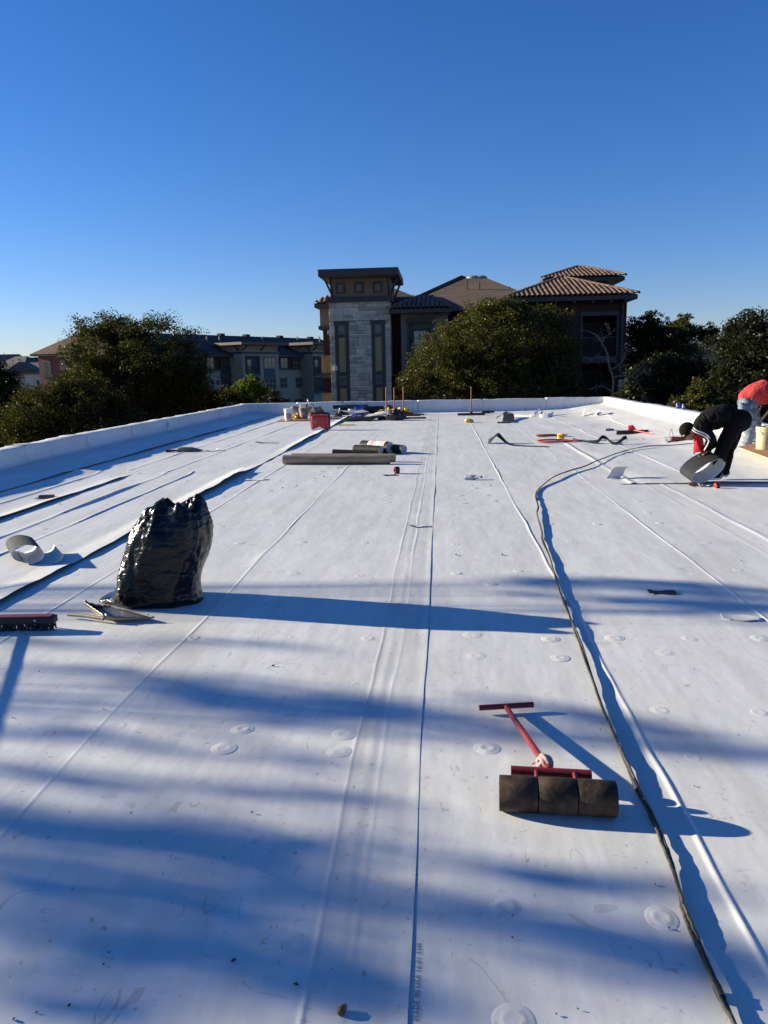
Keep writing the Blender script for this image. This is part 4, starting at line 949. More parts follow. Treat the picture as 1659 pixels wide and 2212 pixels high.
# --- push broom at the left edge
def broom_head(t, L, m_head, red=True):
    lobj(MB().box(-L/2, L/2, -.035, .035, .05, .095), 'head', m_head, t, None, .005)
    if red: lobj(MB().box(-L/2, L/2-.02, -.03, .03, .095, .101), 'head_cap', M_REDP, t)
    mb = MB(); k = int(L/.012)
    for i in range(k):
        for j in (-.022, -.007, .008, .023):
            x = -L/2+.006+i*.012; dx, dy = rnd.uniform(-.012, .012), rnd.uniform(-.014, .014)
            mb.add([(x-.004, j, .052), (x+.004, j, .052), (x+dx+.004, j+dy, 0), (x+dx-.004, j+dy, 0), (x, j+.007, .052), (x+dx, j+dy+.006, 0)], [(0, 1, 2, 3), (1, 4, 5, 2), (4, 0, 3, 5)])
    tag(lobj(mb, 'bristles', M_BLKR, t), kind='stuff')
o = G(20, 1362); t = thing('push_broom', o, 'black push broom with red edge cut by the left picture edge', 'broom', rz=RAD(4))
broom_head(t, .62, M_BLKR); lobj(MB().tube([(-.20, 0, .1), (-.90, -.58, .39), (-1.60, -1.16, .68)], .0125, 8), 'handle', M_REDP, t, 60)
for x in (-.15, .19): lobj(MB().lathe([(0, .004), (.006, .003), (.007, 0)], 10, M=Matrix.Translation((x, -.035, .075)) @ Matrix.Rotation(RAD(90), 4, 'X')), 'rivet', M_WHT, t)

# --- curled offcut at the left
def curl(name, label, pts, wv, mats, cat='offcut', n=5, group=None, parent=None, th=.0025):
    q = spline(pts, n); t = ribbon(q, wv, th); o = t.build(name, mats, None, 60); c = sum((Vector(p) for p in pts), Vector())/len(pts)
    return tag(o, label, cat, group)
c0 = G(75, 1219)
W = Vector((-.30, .42, 0))
lp = []
for a, r_ in [(250, .085), (200, .095), (150, .10), (100, .10), (50, .095), (0, .085), (-50, .078), (-100, .075)]:
    lp.append(c0+W*.45+Vector((math.cos(RAD(a))*r_*1.1-.0, math.sin(RAD(a))*r_*.15, .088+math.sin(RAD(a))*r_*.88)))
lp2 = [c0+W*.45+Vector(v) for v in ((.26, .01, .085), (.235, .008, .04), (.18, .005, .012), (.09, 0, .005), (.0, 0, .004), (-.06, 0, .014))]
lp2 += [c0+W*.45+Vector((-.05+math.cos(RAD(a))*r_*1.5, 0, .092+math.sin(RAD(a))*r_*.88)) for a, r_ in ((215, .098), (180, .10), (140, .10), (95, .10), (50, .10), (10, .095), (-30, .09), (-60, .088), (-88, .092), (-115, .075))]
curl('membrane_offcut', 'curled membrane offcut rolled over on itself left of the garbage bag', lp2, W, [M_GRY, M_MEM2], n=4)

# --- seam roller with three steel drums
def roller():
    o = G(1207, 1770); o.y += .05; t = thing('seam_roller', o, 'red T-handled weighted roller with three rusty steel drums', 'roller', rz=RAD(-3.5))
    iv = local(t).inverted(); r_ = .064
    for i in (-1, 0, 1):
        x0 = i*.1415-.0690; x1 = i*.1415+.0690
        M = Matrix.Translation((0, 0, r_)) @ Matrix.Rotation(RAD(90), 4, 'Y')
        m = MB(); m.lathe([(.040, x0+.03), (.052, x0+.008), (.056, x0), (r_-.002, x0), (r_, x0+.003), (r_+.0006, (x0+x1)/2), (r_, x1-.003), (r_-.002, x1), (.056, x1), (.052, x1-.008), (.040, x1-.03), (.0, x1-.03)], 40, M=M); m.lathe([(0, x0+.03), (.04, x0+.03)], 40, M=M)
        lobj(m, 'drum', M_RUST, t, 40)
    lobj(MB().tube([(-.205, 0, r_), (.205, 0, r_)], .010, 12), 'axle', M_RUST, t, 60)
    ty, tz = .105, .098
    lobj(MB().tube([(-.165, ty, tz), (-.155, ty, tz), (.125, ty-.004, tz), (.135, ty-.004, tz)], .0185, 18), 'frame_tube', M_REDP, t, 50)
    for x in (-.0708, .0708): lobj(MB().tube([(x, ty-.01, tz+.008), (x, ty*.45, tz+.012), (x, .0, r_)], .0085, 10), 'fork_arm', M_REDP, t, 60)
    T0 = iv @ G(1093, 1527, .03); k0 = Vector((-.02, ty+.005, tz+.005)); k1 = k0.lerp(T0, .12)
    lobj(MB().tube([k0, k1, T0], [.016, .014, .0125], 14), 'handle', M_REDP, t, 60)
    a, b = iv @ G(1035, 1529, .03), iv @ G(1152, 1522, .03); lobj(MB().tube([a, b], .0135, 14), 'grip_bar', M_REDP, t, 60)
    m = MB(); cc = k0.lerp(T0, .085)
    for i in range(5): 
        ax = Vector((math.sin(i*1.9), math.cos(i*1.3), .5)).normalized(); u = ax.orthogonal().normalized(); v_ = ax.cross(u)
        m.tube([cc+(u*math.cos(a)+v_*math.sin(a))*(.022+.003*i)+ax*.004*(i-2) for a in [k*math.pi/7 for k in range(15)]], .0085, 7)
    m.tube([cc, cc+Vector((-.03, .02, .0)), cc+Vector((-.05, .01, -.01))], [.007, .006, .003], 6)
    lobj(m, 'rag', M_CLOTH, t, 60)
roller()

# --- black hose / cable bundle
hp = [(1520, 958), (1490, 962), (1440, 966), (1400, 968), (1365, 974), (1330, 984), (1295, 998), (1262, 1012), (1232, 1021), (1200, 1034), (1175, 1049), (1160, 1063), (1158, 1080), (1163, 1098), (1160, 1115), (1170, 1150), (1172, 1170), (1186, 1205), (1198, 1245), (1212, 1285), (1226, 1325), (1240, 1362), (1255, 1400), (1275, 1465), (1297, 1520), (1322, 1582), (1350, 1650), (1376, 1708), (1402, 1762), (1432, 1830), (1452, 1880), (1470, 1945), (1486, 1998), (1512, 2060), (1540, 2125), (1570, 2190), (1600, 2250), (1625, 2300)]
def hose():
    base = [G(*q) for q in hp]; q = spline(base, 8); m1, m2, mt = MB(), MB(), MB(); a, b = [], []
    for i, p in enumerate(q):
        lift = (.020*sstep(10.3, 11.2, p.y))+.014+.012*max(0, fbm(i*.05, 3.3, 1.))+.003*fbm(i*.2, 1, 1)
        d = (q[min(i+1, len(q)-1)]-q[max(i-1, 0)]).normalized(); s = Vector((d.y, -d.x, 0)); ang = i*.07+1.5*fbm(i*.04, 8, 2)
        w_ = s*.008*fbm(i*.09, 5, 5)
        a.append(p+w_+s*math.cos(ang)*.006+Vector((0, 0, lift+math.sin(ang)*.005))); b.append(p+w_-s*math.cos(ang)*.006+Vector((0, 0, lift-math.sin(ang)*.005)))
    t = thing('power_cable', base[20], 'black twisted power cable snaking over the roof from the workers', 'cable')
    mm = mat('cable_jacket', (.020, .020, .021), .62, .4, 70, .0008, 200, c2=(.085, .078, .066))
    m1.tube(a, .0062, 8).build('strand', mm, t, 60); m2.tube(b, .0058, 8).build('strand', mm, t, 60)
    for k in range(34, len(q)-4, 60):
        c = [(a[j]+b[j])/2 for j in range(k, k+4)]; MB().tube(c, .0118, 10).build('tape_wrap', M_BLKR, t, 60)
hose()

# --- scraps, tools and litter
def scrap(name, label, px, py, w_, d_, rz, mats, bend=.02, cat='scrap', seed=0, group=None):
    o = G(px, py); u = Vector((math.cos(rz), math.sin(rz), 0)); v = Vector((-u.y, u.x, 0)); n = 9
    pts = [o+u*(w_*(i/(n-1)-.5))+Vector((0, 0, .006+bend*(2*i/(n-1)-1)**2*(.6+.4*math.sin(seed+i)))) for i in range(n)]
    return tag(ribbon(pts, [v*d_*(1+.25*math.sin(seed*1.7+i)) for i in range(n)], .0025).build(name, mats, None, 60), label, cat, group)
WB, BW, BB, WW = [M_MEM2, M_BLK], [M_BLK, M_MEM2], [M_BLK, M_BLK], [M_MEM2, M_MEM2]
scrap('membrane_patch', 'small black square patch alone on the right side of the roof', 1430, 1281, .19, .085, RAD(-6), BB, .006, 'patch', 1)
scrap('paper_scrap', 'flat white scrap below the black square patch at the right edge', 1598, 1336, .22, .10, RAD(-10), WW, .008, seed=2)
scrap('membrane_scrap', 'pointed two-tone scrap on the centre seam line', 905, 1138, .19, .07, RAD(5), WB, .03, seed=3)
scrap('membrane_scrap', 'black flake beside the red tape roll near the brown roll', 842, 1027, .2, .10, RAD(6), BB, .012, seed=4)
scrap('membrane_scrap', 'grey folded scrap left of the long brown roll', 552, 1037, .3, .12, RAD(4), [M_MEM2, M_GRY], .02, seed=5)
scrap('membrane_scrap', 'thin white flake right of the scraper knife at the left', 456, 974, .3, .2, RAD(20), [M_MEM2, M_GRY], .04, seed=6)
scrap('membrane_scrap', 'small grey flake above the long brown roll on the left sheets', 572, 957, .45, .12, RAD(-5), [M_GRY, M_GRY], .03, seed=7)
scrap('membrane_scrap', 'tiny white strip lying under the long brown roll', 730, 1010, .2, .03, RAD(70), WW, .005, seed=8)

def spool(name, label, px, py, r_, h, mcol, rz=0, cat='tape roll'):
    o = G(px, py); t = thing(name, o, label, cat, rz=rz)
    M = Matrix.Translation((0, 0, r_)) @ Matrix.Rotation(RAD(90), 4, 'Y')
    lobj(MB().lathe([(r_*.55, -h/2), (r_, -h/2), (r_, h/2), (r_*.55, h/2), (r_*.55, -h/2)], 24, M=M), 'side_disc', mcol, t, 40)
    lobj(MB().lathe([(r_*1.02, -h*.3), (r_*1.03, 0), (r_*1.02, h*.3)], 24, M=M), 'tape', M_BLKR, t, 40)
spool('tape_roll', 'dark red tape roll standing near the long brown roll', 857, 1023, .055, .075, M_REDP, RAD(20))
spool('tape_roll', 'orange-red tape roll on the roof below the bent man in black', 1549, 1054, .032, .06, mat('tape_orange', (.7, .07, .04), .5), RAD(10))
o = G(1498, 1051); t = thing('hand_roller', o, 'brown handled hand roller at the foot of the held membrane strip', 'hand tool', rz=RAD(-15))
lobj(MB().tube([(-.06, 0, .03), (-.03, 0, .034), (.02, 0, .03), (.07, 0, .026)], [.02, .028, .027, .018], 12), 'grip', mat('tool_brown', (.10, .03, .02), .5), t, 60); lobj(MB().tube([(.07, 0, .026), (.11, 0, .03)], .008, 8), 'shaft', M_ALU, t, 60)
scrap('membrane_scrap', 'white bent scrap between the hand roller and the orange tape roll', 1518, 1050, .2, .12, RAD(15), WW, .05, seed=9)

def bottle(name, label, p, h, r_, lying, capm, rz=0, content=None):
    t = thing(name, p, label, 'bottle', rz=rz)
    M = (Matrix.Translation((0, 0, r_)) @ Matrix.Rotation(RAD(90), 4, 'Y') @ Matrix.Translation((0, 0, -h/2))) if lying else Matrix.Identity(4)
    pr = [(0, .006), (r_*.7, 0), (r_, .01), (r_, h*.28), (r_*.9, h*.33), (r_, h*.38), (r_, h*.62), (r_*.75, h*.76), (r_*.38, h*.88), (r_*.36, h*.92)]
    lobj(MB().lathe(pr, 20, M=M), 'shell', M_CLEAR, t, 60)
    lobj(MB().lathe([(0, h), (r_*.42, h), (r_*.45, h*.91), (0, h*.91)], 16, M=M), 'cap', capm, t, 40)
    lobj(MB().lathe([(r_*1.015, h*.4), (r_*1.02, h*.5), (r_*1.015, h*.6)], 20, M=M), 'sticker', content or mat('bottle_label', (.45, .45, .44), .5, .4, 30), t, 60)
bottle('drink_bottle', 'clear bottle with red cap lying on its side on the centre sheet', G(1022, 1036), .27, .037, True, M_REDP, RAD(3))
bottle('water_bottle', 'upright clear water bottle standing at the left parapet', G(364, 931), .27, .045, False, M_WHT, content=M_CLEAR)

# rolls in the middle
def roll(name, label, a, b, r_, m_out, m_end, group=None, spiral=True):
    a, b = Vector(a), Vector(b); t = thing(name, ((a.x+b.x)/2, (a.y+b.y)/2, min(a.z, b.z)-r_), label, 'roll', group)
    d = (b-a).normalized(); n = 26; m = MB(); k = 18
    pts = [a.lerp(b, i/k) for i in range(k+1)]
    m.tube(pts, [r_*(1+.012*math.sin(i*1.3)) for i in range(k+1)], n, cap=False)
    m.build('sheet_body', m_out, t, 60)
    for p, s in ((a, -1), (b, 1)):
        x = d.orthogonal().normalized(); y = d.cross(x); e = MB()
        pr = [(r_, 0), (r_*.93, -.006), (r_*.9, -.001), (r_*.82, -.007), (r_*.78, -.001), (r_*.62, -.005), (r_*.58, -.03), (.0, -.03)]
        M = Matrix(((x.x, y.x, d.x*s, p.x), (x.y, y.y, d.y*s, p.y), (x.z, y.z, d.z*s, p.z), (0, 0, 0, 1)))
        e.lathe(pr, n, M=M); e.build('rolled_end', m_end, t, 60)
    return t
pa, pb = G(612, 1004), G(842, 1003); z = .085
tb = roll('tarp_roll', 'long brown roll lying across the roof in front of the black rolls', (pa.x, pa.y+.05, z), (pb.x, pb.y+.05, z), .085, M_TARP, M_TARP)
pc, pd = G(630, 998), G(853, 999); roll('tarp_roll', 'second brown roll tucked right behind the long brown roll', (pc.x, pc.y+.1, .075), (pd.x, pd.y+.1, .075), .072, M_TARP, M_TARP)
pa, pb = G(718, 986), G(812, 986); roll('underlay_roll', 'flat black roll just behind the long brown rolls', (pa.x, pa.y+.1, .075), (pb.x, pb.y+.05, .05), .055, M_BLK, M_BLK)
M_END = mat('roll_end_white', (.45, .46, .48), .7, .15, 20)
pa, pb = G(765, 981), G(823, 982); roll('membrane_roll', 'front black membrane roll with a pale end and tape band', (pa.x, pa.y+.16, .085), (pb.x, pb.y+.02, .085), .083, M_BLK, M_END)
MB().tube([(pa.x+(pb.x-pa.x)*k, pa.y+.16-.16*k, .085) for k in (.42, .52)], .086, 26).build('tape_band', M_BLKR, bpy.data.objects['membrane_roll'], 60)
pa, pb = G(779, 981), G(842, 982); R2a, R2b = Vector((pa.x, pa.y+.48, .115)), Vector((pb.x, pb.y+.17, .115))
roll('membrane_roll', 'rear membrane roll under the white flap with pale coiled end', R2a, R2b, .112, M_BLK, M_END)
pa, pb = G(829, 981), G(872, 982); roll('membrane_roll', 'right hand black membrane roll with pale round end', (pa.x, pa.y+.36, .09), (pb.x, pb.y+.12, .087), .085, M_BLK, M_END)
ax_ = (R2b-R2a).normalized(); sd_ = Vector((ax_.y, -ax_.x, 0)); cc_ = R2a.lerp(R2b, .60)
fl = [cc_+sd_*math.cos(a)*.122+Vector((0, 0, math.sin(a)*.122)) for a in [RAD(20+14*i) for i in range(11)]]
tag(ribbon(fl, -ax_*.44, .003).build('membrane_flap', [mat('flap_print', (.8, .79, .77), .6, .02, 5, c2=(.62, .2, .2)), M_MEM2], None, 60), 'white membrane flap with red marks draped over the rear black roll', 'sheet')

# red case
def case():
    o = G(692, 929); t = thing('red_case', o, 'red rounded tool case with pale emblem standing left of the rolls', 'tool case', rz=RAD(-4))
    lobj(MB().box(-.25, .25, -.11, .11, 0, .42), 'shell', mat('case_red', (.34, .018, .022), .4, .15, 8), t, None, .06)
    m = MB(); m.tube(spline([(-.24, .0, .05), (-.26, 0, .40), (-.2, 0, .46), (.0, 0, .475), (.2, 0, .46), (.265, 0, .40), (.255, 0, .05)], 5), .028, 10); lobj(m, 'frame', M_BLKR, t, 60)
    m = MB(); M = Matrix.Translation((-.11, -.112, .24)) @ Matrix.Rotation(RAD(90), 4, 'X') @ Matrix.Rotation(RAD(25), 4, 'Z') @ Matrix.Diagonal((.7, 1.2, 1, 1))
    m.lathe([(0, .006), (.05, .005), (.06, 0)], 24, M=M); lobj(m, 'emblem', M_SOIL, t)
    lobj(MB().add([(-.2, -.114, .02), (0, -.114, .10), (.2, -.114, .02), (.2, -.114, .0), (-.2, -.114, .0)], [(0, 4, 3, 2, 1)]), 'chevron', M_WHT, t)
    lobj(MB().tube(spline([(-.14, 0, .45), (-.1, 0, .53), (.08, 0, .535), (.15, 0, .45)], 4), .016, 8), 'handle', M_BLKR, t, 60)
case()

def bucket(label, px, py, r_, h, m_, lid=None, name='bucket', band=True, pos=None, open_=False, cat='bucket'):
    o = pos or G(px, py); t = thing(name, o, label, cat, rz=rnd.uniform(-.5, .5))
    pr = [(0, .004), (r_*.86, 0), (r_*.88, .01), (r_*.96, h*.78), (r_*1.03, h*.785), (r_*1.03, h*.80), (r_*.97, h*.81), (r_*.98, h*.88), (r_*1.04, h*.885), (r_*1.04, h*.90), (r_, h*.91), (r_*1.01, h), (r_*.96, h), (r_*.93, h*.5 if open_ else h*.97), (0, h*.45 if open_ else h*.97)]
    lobj(MB().lathe(pr, 28), 'shell', m_, t, 35)
    if lid: lobj(MB().lathe([(0, h+.018), (r_*.9, h+.018), (r_*1.0, h+.012), (r_*1.07, h+.01), (r_*1.07, h-.025), (r_*1.02, h-.025)], 28), 'lid', lid, t, 35)
    q = [(r_*1.04*math.cos(a), -r_*1.06*math.sin(a)*.5-.02, h*.86-.34*h*math.sin(a)) for a in [math.pi*i/12 for i in range(13)]]
    lobj(MB().tube(q, .0035, 6), 'bail_handle', M_ALU, t, 60)
    if band:
        n = 28; ks = range(n//2+4, n-3); m = MB(); m.grid(lambda k, v: ((r_*(.90+.06*v)+.004)*math.cos(2*math.pi*k/n), (r_*(.90+.06*v)+.004)*math.sin(2*math.pi*k/n), h*(.2+.45*v)), list(ks), [0, .5, 1]); lobj(m, 'sticker', mat('bucket_print', (.55, .5, .48), .6, .35, 26, c2=(.5, .2, .17)), t, 60)
    return t
# plywood sheet with the pails
o = G(650, 908); t = thing('plywood_board', o, 'brown board under the pails near the far left corner', 'board', rz=RAD(3))
lobj(MB().box(-.75, .85, -.45, .7, .0, .018), 'panel', M_PLY, t)
up = Vector((0, 0, .018))
bucket('clean white pail standing leftmost on the brown board', 0, 0, .145, .37, M_WHT, M_WHT, pos=G(624, 909)+up)
bucket('grey soiled pail at the back left of the pails', 0, 0, .14, .36, M_SOIL, None, pos=G(638, 900)+up)
bucket('grey dirty pail with brown lid in the front of the pails', 0, 0, .15, .37, M_SOIL, M_KRAFT, pos=G(656.5, 906)+up)
def cooler():
    o = G(661, 897); t = thing('drink_cooler', o, 'tall white drink cooler with black latch behind the pails', 'cooler', rz=RAD(2))
    lobj(MB().box(-.2, .2, -.17, .17, 0, .36), 'body', M_WHT, t, None, .03); lobj(MB().box(-.215, .215, -.185, .185, .36, .45), 'lid', M_WHT, t, None, .025)
    lobj(MB().box(.05, .1, -.2, -.185, .3, .42), 'latch', M_BLKR, t); lobj(MB().tube(spline([(.215, 0, .4), (.28, 0, .38), (.285, 0, .2), (.22, 0, .14)], 4), .014, 8), 'side_handle', M_BLKR, t, 60)
    return o
oc = cooler()
bottle('drink_bottle', 'small blue labelled bottle standing on the white cooler lid', oc+Vector((.08, 0, .45)), .17, .035, False, M_BLUE2, content=M_BLUE2)
def crumple(name, label, px, py, s, m_, cat, seed=0, amp=.35, up_=0., n=3):
    o = G(px, py); b = bmesh.new(); bmesh.ops.create_icosphere(b, subdivisions=n, radius=1)
    for v in b.verts:
        k = 1+amp*fbm(v.co.x*1.6+seed, v.co.y*1.6, v.co.z*1.6)+amp*.5*fbm(v.co.x*4+seed, v.co.y*4, v.co.z*4)
        v.co = Vector((v.co.x*s[0]*k, v.co.y*s[1]*k, max(0, (v.co.z+.55)*s[2]*k/1.2)))
    me = bpy.data.meshes.new(name); b.to_mesh(me); b.free(); me.materials.append(m_); me.shade_smooth(); me.set_sharp_from_angle(angle=RAD(35))
    return tag(obj(name, me, None, Matrix.Translation(o+Vector((0, 0, up_)))), label, cat)
crumple('work_gloves', 'crumpled yellow gloves between the pails on the board', 642, 906, (.16, .12, .13), M_YEL, 'gloves', 1, .5, .018)
o = G(681, 903); t = thing('cardboard_box', o, 'open brown cardboard box behind the red case', 'box', rz=RAD(6))
lobj(MB().box(-.17, .17, -.15, .15, 0, .24), 'body', M_KRAFT, t)
for s, ax in ((1, 'x'), (-1, 'x'), (1, 'y')): lobj(MB().bar((s*.17, 0, .24) if ax == 'x' else (0, s*.15, .24), (s*.27, 0, .30) if ax == 'x' else (0, s*.24, .31), .3, .006, up=(0, 1, 0) if ax == 'x' else (1, 0, 0)), 'flap', M_KRAFT, t)
crumple('dark_rag', 'dark rag on top of the cardboard box', 681, 903, (.12, .1, .09), M_SOIL, 'rag', 3, .5, .24)
for i, (px, py, L, rz, m_, lb) in enumerate(((702, 904, .9, -.3, M_KRAFT, 'brown plank lying right of the cardboard box'), (730, 901, .8, .1, M_SOIL, 'grey flat board lying left of the plastic wrapped bottles'), (716, 905, .7, .05, M_KRAFT, 'short brown board lying above the red case'), (748, 919, .5, -.15, M_YEL, 'yellow wooden strip lying right of the red case'))):
    o = G(px, py); t = thing('loose_board', o, lb, 'board', rz=rz); lobj(MB().box(-L/2, L/2, -.06, .06, 0, .03), 'plank', m_, t, None, .003)
# wrapped bottles, bags, buckets, cartons
def pack():
    o = G(723, 896.5); t = thing('bottle_pack', o, 'shrink wrapped pack of clear water bottles by the far pails', 'bottle pack', rz=RAD(5))
    for i in range(3):
        for j in range(3): lobj(MB().lathe([(0, 0), (.034, 0), (.034, .15), (.014, .2), (.014, .215), (0, .215)], 10, M=Matrix.Translation((-.075+i*.075, -.075+j*.075, 0))), 'bottle', M_CLEAR, t, 60)
    lobj(MB().box(-.12, .12, -.12, .12, .01, .13), 'wrap', mat('shrink_wrap', (.55, .66, .72), .2, .3, 12, .01, 20, alpha=.55), t, None, .03)
pack()
crumple('plastic_bag', 'crumpled clear plastic bag between bottle pack and white pail', 738, 895, (.15, .13, .20), mat('bag_film', (.55, .62, .66), .2, .3, 10, .02, 18), 'plastic bag', 5, .5)
crumple('cloth_bundle', 'dark bundle in front of the crumpled clear bag', 731, 899, (.14, .1, .11), M_BLKR, 'bundle', 6, .5)
crumple('cloth_bundle', 'teal cloth bundle left of the small white pail', 749, 896, (.14, .1, .10), mat('cloth_teal', (.03, .12, .13), .8), 'bundle', 7, .4)
bucket('small open white pail next to the blue cartons', 760, 896, .13, .22, M_WHT, None, open_=True, band=False)
def carton(px, py, label, rz):
    o = G(px, py); t = thing('drink_carton', o, label, 'carton', rz=rz)
    lobj(MB().box(-.09, .09, -.1, .1, 0, .27), 'box', M_BLUE2, t, None, .006)
    lobj(MB().add([(-.09, -.1, .27), (.09, -.1, .27), (.09, .1, .27), (-.09, .1, .27), (-.09, 0, .33), (.09, 0, .33)], [(0, 1, 5, 4), (2, 3, 4, 5), (1, 2, 5), (3, 0, 4)]), 'folded_top', M_BLUE2, t)
    return t
t1 = carton(772.5, 897, 'left blue drink carton with red and white print', RAD(12)); t2 = carton(781, 896.5, 'right blue drink carton with white lettering', RAD(-6))
tcu = bpy.data.curves.new('txt', 'FONT'); tcu.body = 'PEPSI'; tcu.size = .062; tcu.align_x = 'CENTER'
to = bpy.data.objects.new('txt', tcu); col.objects.link(to); dg = bpy.context.evaluated_depsgraph_get(); tme = bpy.data.meshes.new_from_object(to.evaluated_get(dg)); bpy.data.objects.remove(to)
tme.materials.clear(); tme.materials.append(M_WHT)
obj('lettering', tme, t2, WM[t2.name] @ Matrix.Translation((0, -.104, .2)) @ Matrix.Rotation(RAD(90), 4, 'X'))
lobj(MB().lathe([(0, .004), (.035, .003), (.04, 0)], 20, M=Matrix.Translation((-.02, -.1, .14)) @ Matrix.Rotation(RAD(90), 4, 'X')), 'emblem', [M_WHT], t1)
lobj(MB().lathe([(0, .006), (.02, .005)], 16, M=Matrix.Translation((-.02, -.1, .145)) @ Matrix.Rotation(RAD(90), 4, 'X')), 'emblem', [M_REDP], t1)
pa, pb = G(745, 894), G(829, 894); pa.y = pb.y = 28.5
roll('membrane_roll', 'long black membrane roll along the far parapet', (pa.x-.1, 28.45, .16), (pb.x, 28.5, .16), .14, M_BLK, M_BLK)
roll('membrane_roll', 'thin black roll lying on the long roll at the far parapet', (pa.x-.4, 28.75, .27), (pb.x-.6, 28.78, .27), .07, M_BLK, M_BLK)
bucket('dark blue pail behind the upright red poles', 840, 893, .15, .30, mat('pail_navy', (.02, .025, .06), .5), None, open_=True, band=False)
def tbar(label, px, py, top, L, rz, lean=0., head=M_REDP, pm=None):
    o = G(px, py); t = thing('push_squeegee', o, label, 'squeegee', 'upright push squeegees', rz=rz); del t['group']
    h = (P(px, top, o.y)-P(px, py, o.y)).length
    lobj(MB().box(-L/2, L/2, -.03, .03, .03, .08), 'head', head, t, None, .006); lobj(MB().box(-L/2+.01, L/2-.01, -.008, .008, 0, .032), 'blade', M_BLKR, t)
    lobj(MB().tube([(0, 0, .07), (lean, .02, h)], .021, 10), 'handle', pm or mat('pole_red', (.27, .055, .036), .55, .15, 12), t, 60); lobj(MB().box(-.05, .05, -.04, .04, .075, .12), 'socket', M_BLKR, t, None, .01)
tbar('left one of the three upright red poles by the yellow gloves', 835, 897, 836, .5, RAD(10)); tbar('middle one of the three upright red poles by the yellow gloves', 852, 899, 837, .55, RAD(-14)); tbar('right one of the three upright red poles by the yellow gloves', 872, 896, 835, .7, RAD(4))
tbar('lone squeegee standing upright with a dark red pole right of the centre seam', 1018, 897, 835, .95, RAD(2), head=mat('head_brown', (.07, .02, .018), .6), pm=mat('pole_dark', (.16, .022, .02), .5, .2, 12))
for i, (x, y, sx) in enumerate(((838, 896, .26), (858, 896, .26), (876, 895, .14))): crumple('yellow_gloves', ('yellow gloves heaped left of the middle red pole', 'yellow gloves heaped between middle and right red poles', 'small yellow glove right of the three red poles')[i], x, y, (sx, .2, .16), M_YEL, 'gloves', 10+i, .7)
for i, (x, y, L, rz) in enumerate(((846, 902, 1.0, .02), (880, 899, .9, .12), (868, 905, 1.6, -.02), (895, 897, .7, -.1))):
    o = G(x, y); t = thing('squeegee_head', o, ('red squeegee head lying left under the poles', 'red squeegee head lying right under the poles', 'long dark red bar lying in front of the poles', 'short dark red bar lying farthest right of the poles')[i], 'squeegee head', rz=rz); lobj(MB().box(-L/2, L/2, -.03, .03, 0, .055), 'bar', M_REDP if i < 3 else M_RUST, t, None, .006); lobj(MB().box(-L/2+.02, L/2-.02, -.045, -.031, 0, .03), 'blade', M_BLKR, t)
crumple('tool_bag', 'lumpy black tool bag in front of the red poles', 853, 908, (.27, .2, .26), M_BLKR, 'bag', 15, .45)
# stack of cut membrane sheets
for i in range(6):
    o = G(744+i*12, 911-i*.9); c = o+Vector((.35, .25, .03+.035*i*.6))
    L = 1.05-.08*i; pts = [c+Vector((-L/2+L*k/6, .0, .02*math.sin(k+i)+.012*i)) for k in range(7)]
    tag(ribbon(pts, Vector((.1, .62, .05)), .004, (0, 1)).build('membrane_sheet_cut', BB if i < 4 else WB, None, 60), ('lowest sheet of the fanned stack of cut sheets', 'second lowest sheet of the fanned stack of cut sheets', 'black sheet in the middle of the fanned stack', 'fourth sheet up of the fanned stack of cut sheets', 'second highest sheet of the fanned stack of cut sheets', 'topmost sheet of the fanned stack of cut sheets')[i], 'sheet', 'fanned stack of cut sheets')
o = G(735, 905); tag(ribbon([o+Vector((0, .4, .25)), o+Vector((.2, .4, .22)), o+Vector((.5, .4, .21)), o+Vector((.85, .4, .24))], Vector((.15, .55, -.1)), .003).build('membrane_sheet_cut', WW, None, 60), 'white sheet sticking up behind the fanned stack', 'sheet')

# right hand clutter
def dims(px, py): return G(px, py)
def strip(label, pp, hs_, wv, mats, name='membrane_strip'):
    pts = [G(*q)+Vector((0, 0, h)) for q, h in zip(pp, hs_)]; return curl(name, label, pts, wv, mats, 'strip')
strip('black arched membrane strip with thin tail right of the centre seam', [(1056, 958), (1066, 960), (1076, 960), (1088, 961), (1104, 963), (1140, 965), (1184, 967)], [.02, .10, .17, .12, .03, .012, .01], [Vector((.12, .26, 0))]*5*4+[Vector((.02, .06, 0))]*11, BW) if False else None
def strip2(label, pp, w_, mats, seedw=None):
    pts = [G(x, y)+Vector((0, 0, h)) for x, y, h in pp]; q = spline(pts, 5); n = len(q)
    ws = [Vector(w_(i/(n-1))) for i in range(n)]
    return tag(ribbon(q, ws, .004).build('membrane_strip', mats, None, 60), label, 'strip')
strip2('black arched membrane strip with thin tail right of the centre seam', [(1054, 957, .01), (1064, 958, .10), (1074, 958, .19), (1082, 959, .14), (1094, 961, .05), (1110, 963, .015), (1150, 965, .01), (1186, 966, .01)], lambda t: (.06, .2*(1-t)+.03, .12*max(0, 1-1.8*t)+.01), BB)
strip2('wavy strip turning from white to black near the hose', [(1238, 951, .01), (1262, 956, .012), (1288, 959, .04), (1300, 957, .12), (1310, 957, .10), (1322, 960, .03), (1334, 961, .03), (1346, 959, .11), (1353, 958, .12), (1358, 962, .02)], lambda t: (.02, .16, .06), BW)
strip2('white curl with black hanging square near the lone squeegee', [(1072, 904, .02), (1080, 903, .07), (1088, 902, .15), (1096, 903, .15), (1099, 906, .09), (1097, 912, .02)], lambda t: (.24*(t > .6)+.1, .3*(t <= .6), .06*(t <= .6)), BW)
strip2('white looping strip lying far right of the lone squeegee', [(1110, 900, .01), (1140, 901, .02), (1158, 900, .12), (1166, 897, .24), (1172, 898, .12), (1166, 902, .06), (1185, 902, .06), (1195, 900, .12)], lambda t: (.05, .26, .10), WB)
